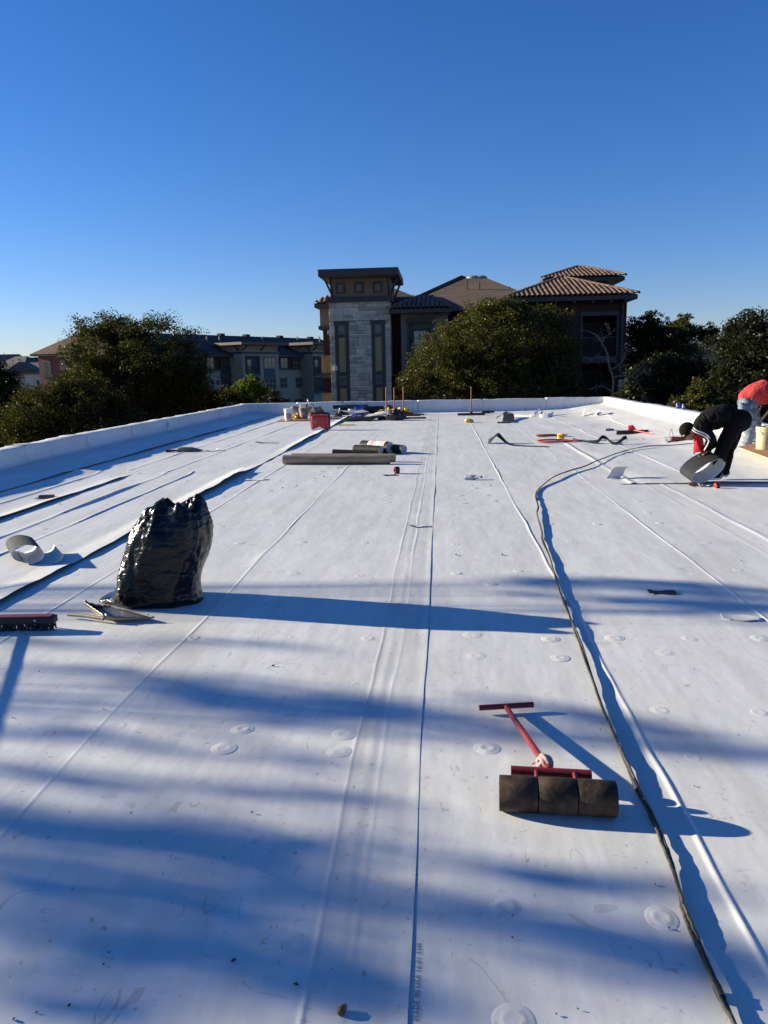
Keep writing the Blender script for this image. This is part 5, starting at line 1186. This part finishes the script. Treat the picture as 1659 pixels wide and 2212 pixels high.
strip2('white curled strip lying in the far right corner', [(1258, 899, .02), (1264, 896, .2), (1272, 897, .12), (1285, 898, .05), (1296, 896, .16), (1306, 896, .06), (1318, 898, .02)], lambda t: (.05, .35, 0), WW)
strip2('white and black curl next to the small red tool by the right parapet', [(1437, 951, .02), (1441, 955, .01), (1446, 951, .12), (1449, 947, .2), (1453, 949, .12), (1456, 954, .02)], lambda t: (.08, .25, 0), WB)
b0 = G(1327, 1034)
tag(ribbon(spline([b0+Vector(v) for v in ((-.03, -.03, .006), (-.01, -.01, .02), (.03, .01, .07), (.06, .02, .13), (.10, .02, .17))], 4), Vector((.21, .07, -.012)), .003).build('membrane_strip', WW, None, 60), 'upturned sheet corner showing its shaded side near the hose', 'strip')
def blk(label, px, py, sx, sy, sz, m_, rz=0, name='hand_tool', cat='hand tool', hm=None):
    o = G(px, py); t = thing(name, o, label, cat, rz=rz); lobj(MB().box(-sx/2, sx/2, -sy/2, sy/2, 0, sz), 'body', m_, t, None, min(sx, sy, sz)*.2)
    lobj(MB().tube([(sx*.3, 0, sz*.6), (sx*.75, sy*.3, sz*.5), (sx*1.05, sy*.35, sz*.45)], sz*.35, 8), 'grip', hm or M_BLKR, t, 60)
blk('dark hand tool on the roof below the far parapet', 1049, 893, .3, .16, .1, M_BLKR, .1); blk('small red hand tool by the right parapet', 1464, 953, .3, .09, .09, M_REDP, .05); blk('small dark tool left of the red and black broom', 1313, 931, .16, .08, .06, M_SOIL, .3); blk('black flat bar under the hanging black square', 1089, 914, .4, .06, .04, M_BLKR, 0)
crumple('yellow_scrap', 'small yellow scrap below the lone squeegee', 1013, 913, (.12, .09, .08), M_YEL, 'scrap', 21, .6)
def coil(name, label, px, py, R_, n, r_, flat, m_, rz=0):
    o = G(px, py); pts = []
    for i in range(n*18): a = i*2*math.pi/18; k = 1+.15*math.sin(a*.37)+.08*math.sin(a*1.7); pts.append(o+Vector((R_*math.cos(a)*k*flat, R_*math.sin(a)*k/flat, .012+.02*(i/(n*18))+.012*abs(math.sin(a*.9)))))
    tag(MB().tube(pts, r_, 6).build(name, m_, None, 60), label, 'cord')
M_CORD = mat('cord_red', (.30, .015, .02), .6, .2, 30)
coil('extension_cord', 'red extension cord coil with a yellow ball on it', 1203, 955, .30, 7, .007, 1.25, M_CORD); coil('extension_cord', 'bundled dark red cord lying above the red coil', 1191, 943, .2, 6, .008, 1.6, mat('cord_dark', (.16, .02, .02), .7, .3, 30))
crumple('yellow_ball', 'crumpled yellow ball on the red cord coil', 1211, 951, (.075, .07, .10), M_YEL, 'ball', 25, .4, .03)
o = G(1366, 938); t = thing('push_broom', o, 'black push broom with red bracket lying by the right parapet', 'broom', rz=RAD(8)); broom_head(t, .75, M_BLKR, False)
lobj(MB().add([(-.12, -.05, .10), (.08, -.05, .10), (.0, -.02, .22), (-.1, .02, .20), (.06, .03, .105)], [(0, 1, 2, 3), (1, 4, 2), (3, 2, 4)]), 'bracket', mat('bracket_red', (.55, .02, .03), .45), t); lobj(MB().tube([(.0, -.04, .1), (.18, -.45, .06), (.25, -.65, .03)], .016, 8), 'handle', mat('bracket_red', (.55, .02, .03)), t, 60)
def can(px, py, label):
    d = ray(px, py); x = XR+.12; k = x/d.x; p = Vector((0, 0, EYE))+d*k; p.z = .462
    t = thing('drink_can', p, label, 'can'); lobj(MB().lathe([(0, 0), (.033, 0), (.04, .010), (.04, .125), (.033, .137), (.033, .14), (0, .136)], 18, ), 'shell', M_BLUE2, t, 40); lobj(MB().lathe([(.0405, .05), (.041, .07), (.0405, .085)], 18), 'print_band', mat('can_silver', (.25, .27, .34), .35, .2, 30, metal=.5), t, 40)
can(1463, 891, 'left blue drink can on the right parapet'); can(1476, 893, 'right blue drink can on the right parapet')
# left clutter
o = G(395, 976); t = thing('scraper', o, 'white bladed scraper with red grip on the left sheets', 'scraper', rz=RAD(3)); lobj(MB().tube([(-.35, -.05, .03), (-.15, -.01, .03)], [.03, .022], 8), 'grip', M_REDP, t, 60); lobj(MB().tube([(-.15, 0, .03), (-.05, .0, .045), (.2, .02, .04), (.42, .03, .02)], [.02, .06, .055, .012], 10, sq=[1, .8, .8, .5]), 'blade_cover', M_SOIL, t, 60)
o = G(101, 1077); t = thing('tape_pack', o, 'brown tape pack in clear wrap on the far left sheet', 'tape pack', rz=RAD(5)); lobj(MB().box(-.1, .1, -.04, .04, 0, .05), 'tape', mat('pack_brown', (.05, .025, .02), .4), t, None, .012); lobj(MB().box(-.15, .11, -.05, .05, 0, .02), 'wrapper', M_CLEAR, t, None, .005)
o = G(1640, 968, .12); o = Vector((5.25, 14.6, 0)); o.z = zroof(5.25, 14.6)+.03
# plywood sheet and pail by the man in red
q0, q1, q2 = G(1596, 966), G(1659, 989), G(1700, 958)
PLYZ = .19
A_, B_, C_ = G(1593, 965, PLYZ), G(1664, 991, PLYZ), G(1640, 955, PLYZ)
t = thing('plywood_board', Vector((A_.x+.4, A_.y, PLYZ-.02)), 'brown plywood sheet under the boots of the man in red', 'board')
u_, v_ = (B_-A_), (C_-A_)
V = [A_+u_*a+v_*b+Vector((0, 0, k)) for k in (-.018, 0) for b in (0, 1) for a in (0, 1.3)]
m = MB(); m.add(V, [(4, 5, 7, 6)], 0); m.add(V, [(0, 2, 3, 1), (0, 1, 5, 4), (2, 6, 7, 3), (0, 4, 6, 2), (1, 3, 7, 5)], 1); m.build('panel', [M_PLY, M_PLYE], t)
o = G(1651, 970, PLYZ); bucket('open cream pail with orange sticker beside the man in red', 0, 0, .145, .37, mat('pail_cream', (.50, .47, .28), .55, .12, 6), None, pos=o, open_=True)
# nut shell, leaf crumbs and grit
o = G(740, 2188); t = thing('acorn', o, 'split brown acorn shell near the lower picture edge', 'acorn', rz=RAD(60))
mM = Matrix.Translation((0, 0, .011)) @ Matrix.Rotation(RAD(80), 4, 'Y')
lobj(MB().lathe([(0, -.014), (.005, -.012), (.0095, -.005), (.0105, .002), (.008, .010), (.003, .015), (0, .016)], 16, M=mM), 'nut', mat('acorn_brown', (.16, .12, .045), .5, .4, 60), t, 60); lobj(MB().lathe([(.0, -.017), (.007, -.015), (.0115, -.006), (.0112, -.002)], 16, M=mM), 'cup', mat('acorn_cup', (.10, .065, .03), .8), t, 60)
grit = MB()
spots = [(544, 1757), (320, 1330), (640, 2130), (505, 2078), (150, 2175), (30, 2205), (460, 1440), (275, 1340), (1140, 1730), (55, 1372), (300, 1412), (85, 1452), (590, 1440), (1500, 1700), (985, 1200), (1085, 1200), (560, 1045), (640, 1050), (610, 1055), (605, 1040), (680, 1034), (590, 1000), (510, 1043), (140, 1108), (130, 1090), (15, 1085), (50, 1100), (100, 1050), (240, 1030), (405, 1040), (420, 1100), (1005, 985), (1060, 1050), (900, 1005), (700, 1030), (545, 972), (570, 975), (700, 960)]
spots += [(rnd.uniform(0, 1640), rnd.uniform(1000, 1500)) for i in range(45)]+[(rnd.uniform(0, 1640), rnd.uniform(1500, 2200)) for i in range(26)]
for i, (x, y) in enumerate(spots):
    p = G(x, y); s = (.008 if i < 38 else .0035)*rnd.uniform(.6, 1.4)*(1 if p.y < 6 else 1.7); a = rnd.random()*6; c, d = math.cos(a)*s, math.sin(a)*s
    p.z += .004
    grit.add([p+Vector((c, d, 0)), p+Vector((-d*.6, c*.6, .001)), p+Vector((-c, -d, s*.4)), p+Vector((d*.6, -c*.6, s*.5)), p+Vector((0, 0, s*.9)), p+Vector((0, 0, -.003))], [(0, 1, 4), (1, 2, 4), (2, 3, 4), (3, 0, 4), (1, 0, 5), (2, 1, 5), (3, 2, 5), (0, 3, 5)])
tag(grit.build('leaf_grit', mat('grit', (.045, .035, .025), .9, .4, 50)), 'scattered leaf crumbs and dark grit on the white roof', 'litter', None, 'stuff')
# ------------------------------------------------------------------ people
def remesh(mb, name, mats, voxel=.012, it=6):
    me = mb.mesh('tmp'); o = bpy.data.objects.new('tmp', me); col.objects.link(o)
    r_ = o.modifiers.new('r', 'REMESH'); r_.mode = 'VOXEL'; r_.voxel_size = voxel; s = o.modifiers.new('s', 'SMOOTH'); s.iterations = it; s.factor = .5
    dg = bpy.context.evaluated_depsgraph_get(); out = bpy.data.meshes.new_from_object(o.evaluated_get(dg)); bpy.data.objects.remove(o)
    out.name = name; out.materials.clear()
    for m in mats: out.materials.append(m)
    out.shade_smooth(); return out
def ball(mb, c, r_, sc_=(1, 1, 1), M=None, n=16):
    c = Vector(c); T = Matrix.Translation(c) @ (M or Matrix.Identity(4)) @ Matrix.Diagonal((*sc_, 1))
    pr = [(r_*math.sin(math.pi*i/10)+1e-4, -r_*math.cos(math.pi*i/10)) for i in range(11)]
    o = len(mb.v); mb.lathe(pr, n, M=T); mb.f.append(tuple(o+j for j in range(n))[::-1]); mb.f.append(tuple(o+10*n+j for j in range(n))); mb.m += [0, 0]
def limb(mb, pts, rad, n=14, sq=None):
    q = spline(pts, 5); k = len(rad)-1; rr = []
    for i in range(len(q)):
        t = i/(len(q)-1)*k; j = min(int(t), k-1); rr.append(rad[j]+(rad[j+1]-rad[j])*(t-j))
    ss = None if sq is None else [sq]*len(q)
    mb.tube(q, rr, n, sq=ss); ball(mb, q[0], rr[0]*.98); ball(mb, q[-1], rr[-1]*.98)
def folds(me, amp, freq, seed, stretch=(1, 1, 1)):
    for v in me.vertices:
        c = v.co; d = fbm(c.x*freq*stretch[0]+seed, c.y*freq*stretch[1], c.z*freq*stretch[2]); r_ = 1-abs(d)*3
        v.co = c+v.normal*(amp*(d*.8+max(0, r_)*.5))
SKIN = mat('skin', (.32, .17, .11), .55, .1, 20, .0006, 90)
M_TEE = mat('cloth_black', (.0055, .0055, .006), .95, .25, 18, .002, 60, spec=.15)
M_JEANB = mat('trousers_black', (.006, .006, .0065), .95, .3, 22, .002, 80, spec=.15)
M_TRED = mat('cloth_red', (.40, .030, .034), .85, .12, 9, .002, 60)
M_DENIM = mat('denim', (.085, .125, .175), .9, .35, 9, .002, 120, c2=(.20, .255, .31))
M_SHOE = mat('shoe_grey', (.34, .31, .28), .75, .3, 18, .001, 50)
def hand(mb, wrist, dirv, side, s=1.):
    wrist = Vector(wrist); d = Vector(dirv).normalized(); x = Vector(side); x = (x-d*x.dot(d)).normalized(); up = x.cross(d)
    palm = wrist+d*.05*s; limb(mb, [wrist, palm, wrist+d*.085*s], [.026*s, .033*s, .032*s], 10, .6)
    for i, L in enumerate((.075, .085, .08, .062)):
        b = wrist+d*.08*s+x*(-.03+.02*i)*s; limb(mb, [b, b+d*L*.45*s+up*.006, b+d*L*.75*s+up*.028*s, b+d*L*.72*s+up*.05*s], [.0095*s, .009*s, .0085*s, .0075*s], 8)
    b = wrist+d*.03*s-x*.028*s; limb(mb, [b, b+d*.03*s-x*.022*s+up*.012, b+d*.06*s-x*.02*s+up*.03], [.0115*s, .0105*s, .009*s], 8)
def head(mb, c, fwd, up, s=1.):
    f = Vector(fwd).normalized(); u = Vector(up); u = (u-f*u.dot(f)).normalized(); r_ = f.cross(u)
    M = Matrix(((r_.x, f.x, u.x, 0), (r_.y, f.y, u.y, 0), (r_.z, f.z, u.z, 0), (0, 0, 0, 1))); c = Vector(c)
    L = lambda x, y, z: c+(r_*x+f*y+u*z)*s
    ball(mb, c, .1*s, (.76, .95, 1.08), M); ball(mb, L(0, .045, -.055), .062*s, (.85, .75, .95), M); ball(mb, L(0, .098, -.018), .016*s, (.8, 1, 1.5), M); ball(mb, L(0, .09, -.058), .02*s, (1.3, .5, .4), M)
    ball(mb, L(0, .085, .025), .04*s, (1.5, .4, .3), M)
    for sx in (-1, 1): ball(mb, L(sx*.078, -.005, -.01), .026*s, (.35, .7, 1.1), M)
    return M, L
def eyes(L, t, s=1.):
    for sx in (-1, 1): m = MB(); ball(m, L(sx*.032, .088, .002), .0095*s); m.build('eye', mat('eye', (.05, .03, .02), .2), t, 60)
z6 = lambda x, y, Y: P(1371.5+x*.17328, 811.9+y*.17328, Y)
def shoe(t, ankle, toe_dir, m_):
    a = Vector(ankle); d = Vector(toe_dir); d.z = 0; d.normalize(); m = MB(); z0 = a.z-.085
    g = lambda f, z: Vector((a.x, a.y, z0))+d*f+Vector((0, 0, z))
    limb(m, [g(-.06, .05), g(.05, .048), g(.14, .036), g(.19, .032)], [.044, .046, .042, .03], 12, .8); limb(m, [g(-.03, .06), g(-.02, .11)], [.045, .042])
    obj('shoe', remesh(m, 'shoe', [m_], .008, 3), t)
    s = MB(); n = 16; pr = [g(.06, 0)+d*math.cos(k*math.pi*2/n)*.145+Vector((-d.y, d.x, 0))*math.sin(k*math.pi*2/n)*.046 for k in range(n)]
    s.add([p for p in pr]+[p+Vector((0, 0, .025)) for p in pr], [tuple(range(n))[::-1], tuple(range(n, 2*n))]+[(k, (k+1) % n, n+(k+1) % n, n+k) for k in range(n)]); s.build('shoe', M_WHT, t, 40)

def man_black():
    Y = 10.85; J = lambda x, y, dy=0.: z6(x, y, Y+dy)
    fa = J(1010, 1235, -.12); fb = J(1100, 1210, .14); fa.z = .125; fb.z = .125
    t = thing('person', (fa+fb)/2*1-Vector((0, 0, .12)), 'man in black clothes and cap bending down over a membrane strip', 'person')
    pel, wst, chs, shl = J(1270, 560), J(1150, 520), J(980, 545), J(850, 625)
    n_h, f_h = J(1265, 590, -.09), J(1275, 580, .10); n_k, f_k = J(1090, 900, -.13), J(1170, 900, .13)
    nsh, fsh = J(815, 650, -.17), J(830, 640, .18); nel, fel = J(935, 775, -.22), J(960, 820, .2); nha, fha = J(893, 905, -.14), J(905, 930, .08)
    hd = J(665, 690, -.02); nk = J(760, 660, 0)
    b = MB()
    limb(b, [pel, wst, chs, shl], [.135, .12, .135, .105], 16, 1.15); limb(b, [n_h, n_k, fa], [.085, .058, .04]); limb(b, [f_h, f_k, fb], [.085, .058, .04])
    limb(b, [nsh, nel, nha], [.05, .04, .03]); limb(b, [fsh, fel, fha], [.05, .04, .03]); limb(b, [nsh, shl, fsh], [.06, .09, .06]); limb(b, [shl, nk, hd], [.075, .055, .05])
    fw = Vector((-.55, -.1, -.85)); up = Vector((-.8, 0, .5)); M, L = head(b, hd, fw, up, 1.08)
    hand(b, nha, J(860, 965, -.1)-nha, (0, 1, .2)); hand(b, fha, J(870, 975, .02)-fha, (0, -1, .2))
    obj('body', remesh(b, 'body', [SKIN], .009, 4), t); eyes(L, t, 1.08)
    s = MB(); limb(s, [J(1205, 540), J(1120, 500), J(980, 530), J(840, 620), J(800, 650)], [.150, .148, .160, .125, .09], 18, 1.15); limb(s, [nsh, nel, J(896, 890, -.15)], [.078, .066, .048]); limb(s, [fsh, fel, fha], [.078, .066, .046]); limb(s, [nsh, J(835, 620), fsh], [.088, .11, .088])
    me = remesh(s, 'shirt', [M_TEE], .011, 6); folds(me, .024, 7, 3, (2.4, 1, .8)); sh = obj('shirt', me, t)
    s = MB(); limb(s, [J(1310, 560), J(1235, 550)], [.155, .145], 18, 1.15); limb(s, [n_h, n_k, J(1012, 1215, -.12)], [.125, .088, .070]); limb(s, [f_h, f_k, J(1102, 1200, .14)], [.125, .088, .070])
    me = remesh(s, 'trousers', [M_JEANB], .012, 6); folds(me, .014, 7, 8, (1, 1, 1.4)); obj('trousers', me, t)
    # cap
    m = MB(); ball(m, L(0, -.008, .022), .113, (.82, .98, .95), M); cp = obj('cap', remesh(m, 'cap', [M_TEE], .009, 3), t)
    f = Vector(fw).normalized(); u = (up-f*up.dot(f)).normalized(); r_ = f.cross(u)
    vis = MB(); vis.grid(lambda a, k: L(.07*math.sin(a), .07+k*.07*math.cos(a), .045-.02*k-.02*abs(math.sin(a))), [RAD(-80+16*i) for i in range(11)], [0, .5, 1]); vo = vis.build('visor', M_TEE, cp, 60); k = vo.modifiers.new('t', 'SOLIDIFY'); k.thickness = .005
    # red neckerchief
    c0 = J(790, 720, -.07)
    def cloth(a, v): 
        w_ = .05+.055*v-.03*v*v*v; x = w_*math.sin(a)*1.0; yv = w_*.75*math.cos(a)*(1+.25*math.sin(3*a+v*4)); fo = .014*math.sin(a*5+v*3)*v
        return c0+Vector((x*.9+fo+.03*v-.01, yv-.02, -.26*v+.02*math.sin(a*2+1)*v))
    bm_ = MB(); bm_.grid(cloth, [2*math.pi*i/40 for i in range(41)], [i/14 for i in range(15)]); o = bm_.build('neckerchief', mat('kerchief_red', (.46, .008, .02), .8, .15, 14, .002, 60), t, 70); k = o.modifiers.new('t', 'SOLIDIFY'); k.thickness = .004
    # pale sleeve stripes follow the outside of the near arm
    for off in (-.013, .013):
        path = spline([J(722, 655, -.245), J(760, 690, -.268), J(840, 720, -.287), J(900, 755, -.288), J(928, 800, -.28), J(905, 860, -.25), J(872, 915, -.205)], 5)
        path = [p+Vector((off*.5, 0, off)) for p in path]; MB().tube(path, .0085, 6).build('sleeve_stripe', M_WHT, sh, 60)
    shoe(t, fa, (-1, -.25, 0), M_SHOE); shoe(t, fb, (-1, -.35, 0), M_SHOE)
    # the strip he bends over
    near_c, far_c = z6(920, 1195, 10.42), z6(765, 1090, 10.86); W = near_c-far_c; mid = (near_c+far_c)/2
    e1 = Vector((.205, 0, .135)); e2 = Vector((-.06, 0, .085))
    pts = [mid+e1*math.cos(a)*(1+.1*math.sin(a))+e2*math.sin(a) for a in [RAD(20+17.5*i) for i in range(20)]]
    lowest = min(p.z for p in pts)-abs(W.z)/2
    pts = [p+Vector((0, 0, max(0, .012-lowest))) for p in pts]
    tag(ribbon(pts, W, .004).build('membrane_strip', [M_BLK, M_MEM2], None, 60), 'wide black and white membrane loop in the hands of the man in black', 'strip')
man_black()

def man_red():
    Y = 14.55; J = lambda x, y, dy=0.: z6(x, y, Y+dy)
    fa, fb = J(1395, 830, -.12), J(1475, 815, .16); fa.z = fb.z = PLYZ+.10
    t = thing('person', Vector((fa.x, Y, PLYZ)), 'man in red shirt and faded jeans bending away at the right edge', 'person')
    pel, wst, chs, shl = J(1400, 330), J(1465, 260), J(1600, 205), J(1715, 240)
    n_h, f_h = J(1385, 370, -.09), J(1420, 360, .1); n_k, f_k = J(1445, 610, -.12), J(1500, 600, .15)
    nsh, fsh = J(1700, 250, -.18), J(1715, 245, .19); nel, fel = J(1750, 430, -.2), J(1770, 430, .2); nha, fha = J(1790, 580, -.14), J(1800, 590, .12)
    hd = J(1822, 300); nk = J(1760, 255)
    b = MB(); limb(b, [pel, wst, chs, shl], [.14, .13, .145, .12], 16, 1.15); limb(b, [n_h, n_k, fa], [.09, .06, .042]); limb(b, [f_h, f_k, fb], [.09, .06, .042])
    limb(b, [nsh, nel, nha], [.052, .042, .031]); limb(b, [fsh, fel, fha], [.052, .042, .031]); limb(b, [nsh, shl, fsh], [.06, .09, .06]); limb(b, [shl, nk, hd], [.08, .06, .05])
    M, L = head(b, hd, Vector((.7, 0, -.7)), Vector((.7, 0, .7)), 1.05); hand(b, nha, Vector((.2, 0, -1)), (0, 1, 0)); hand(b, fha, Vector((.2, 0, -1)), (0, -1, 0))
    obj('body', remesh(b, 'body', [SKIN], .010, 4), t); eyes(L, t, 1.05)
    m = MB(); ball(m, L(0, -.018, .02), .113, (.80, .95, .98), M); obj('hair', remesh(m, 'hair', [mat('hair_dark', (.02, .014, .01), .6)], .01, 3), t)
    s = MB(); limb(s, [J(1400, 265), J(1470, 235), J(1600, 190), J(1705, 230)], [.150, .185, .200, .15], 18, 1.05); limb(s, [nsh, J(1735, 350, -.2)], [.09, .085]); limb(s, [fsh, J(1745, 350, .2)], [.09, .085]); limb(s, [nsh, J(1700, 230), fsh], [.09, .12, .09]); limb(s, [J(1530, 290), J(1600, 270)], [.12, .13])
    me = remesh(s, 'shirt', [M_TRED], .012, 6); folds(me, .020, 6, 2, (1, 1, 1)); obj('shirt', me, t)
    s = MB(); limb(s, [J(1400, 320), J(1440, 330)], [.165, .16], 18, 1.1); limb(s, [n_h, n_k, J(1400, 815, -.12)], [.135, .10, .085]); limb(s, [f_h, f_k, J(1480, 800, .16)], [.135, .10, .085])
    me = remesh(s, 'jeans', [M_DENIM], .012, 5); folds(me, .024, 8, 5, (1, 1, 1.6)); tr_ = obj('jeans', me, t)
    # back pocket on the near side
    c = J(1375, 390, -.235); u = (J(1430, 400, -.22)-J(1330, 370, -.22)).normalized()*.11; v_ = Vector((.02, -.02, -.17))
    m = MB(); m.grid(lambda a, k: c+u*(a-.5)*1.6+v_*(k-.4)+Vector((0, -.012*math.sin(a*3.14), 0)), [0, .25, .5, .75, 1], [0, .33, .66, 1]); o = m.build('pocket', M_DENIM, tr_, 60); k = o.modifiers.new('t', 'SOLIDIFY'); k.thickness = .006
    shoe(t, fa, (1, -.2, 0), M_SHOE); shoe(t, fb, (1, .1, 0), M_SHOE)
man_red()

# ------------------------------------------------------------------ beyond the right parapet: street strip, parked car, wires
m = MB(); m.grid(lambda x, y: (x, y, GZ+.03), [8, 40, 80], [24, 34]); tag(m.build('parking_lot', mat('asphalt', (.045, .045, .047), .9, .2, 4, .003, 40)), kind='structure')
m = MB(); m.box(9, 80, 34, 34.4, GZ, GZ+.16); tag(m.build('kerb', mat('kerb_concrete', (.4, .38, .34), .9, .1, 4)), kind='structure')
def car(label, x, y, rz):
    t = thing('parked_car', (x, y, GZ+.03), label, 'car', rz=rz); pm = mat('car_paint', (.012, .014, .018), .25, .1, coat=.6)
    pr = [(-2.2, .35), (-2.25, .75), (-2.1, .9), (-1.5, .98), (-1.0, 1.42), (.35, 1.47), (1.05, 1.0), (2.0, .86), (2.25, .65), (2.2, .32)]
    m = MB(); n = len(pr)
    ring = [[Vector((a, s*(.84 if b < 1.05 else .66), b)) for a, b in pr] for s in (-1, 1)]
    m.add(ring[0]+ring[1], [tuple(range(n)), tuple(range(2*n-1, n-1, -1))]+[(k, n+k, n+(k+1) % n, (k+1) % n) for k in range(n)]); lobj(m, 'body', pm, t, 35, .05)
    for s in (-1, 1):
        m = MB(); m.add([(-1.3, s*.80, 1.02), (.9, s*.80, 1.02), (.32, s*.685, 1.40), (-.95, s*.685, 1.38)], [(0, 1, 2, 3)]); lobj(m, 'side_window', M_GLASS, t)
    m = MB(); m.add([(1.08, -.7, 1.02), (1.08, .7, 1.02), (.42, .6, 1.45), (.42, -.6, 1.45)], [(0, 1, 2, 3)]); lobj(m, 'windscreen', M_GLASS, t)
    for a in (-1.35, 1.4):
        for s in (-1, 1):
            M = Matrix.Translation((a, s*.78, .32)) @ Matrix.Rotation(RAD(90), 4, 'X'); w_ = lobj(MB().lathe([(.2, .09), (.3, .1), (.33, .07), (.33, -.07), (.3, -.1), (.2, -.09)], 20, M=M), 'wheel', M_BLKR, t, 40); lobj(MB().lathe([(0, .08), (.2, .07), (.2, -.07), (0, -.08)], 16, M=M), 'rim', M_ALU, w_, 40)
p = P(1650, 915, 38); car('dark car parked below the right parapet behind the man in red', p.x+1.2, 38.5, RAD(3))
p0, p1 = P(1380, 712, 85), P(1900, 690, 70); q = [p0.lerp(p1, i/12)+Vector((0, 0, -1.2*math.sin(math.pi*i/12)*.4)) for i in range(13)]
tag(MB().tube(q, .018, 5).build('overhead_wire', M_BLKR), 'thin overhead wire strung above the trees at the right', 'wire')
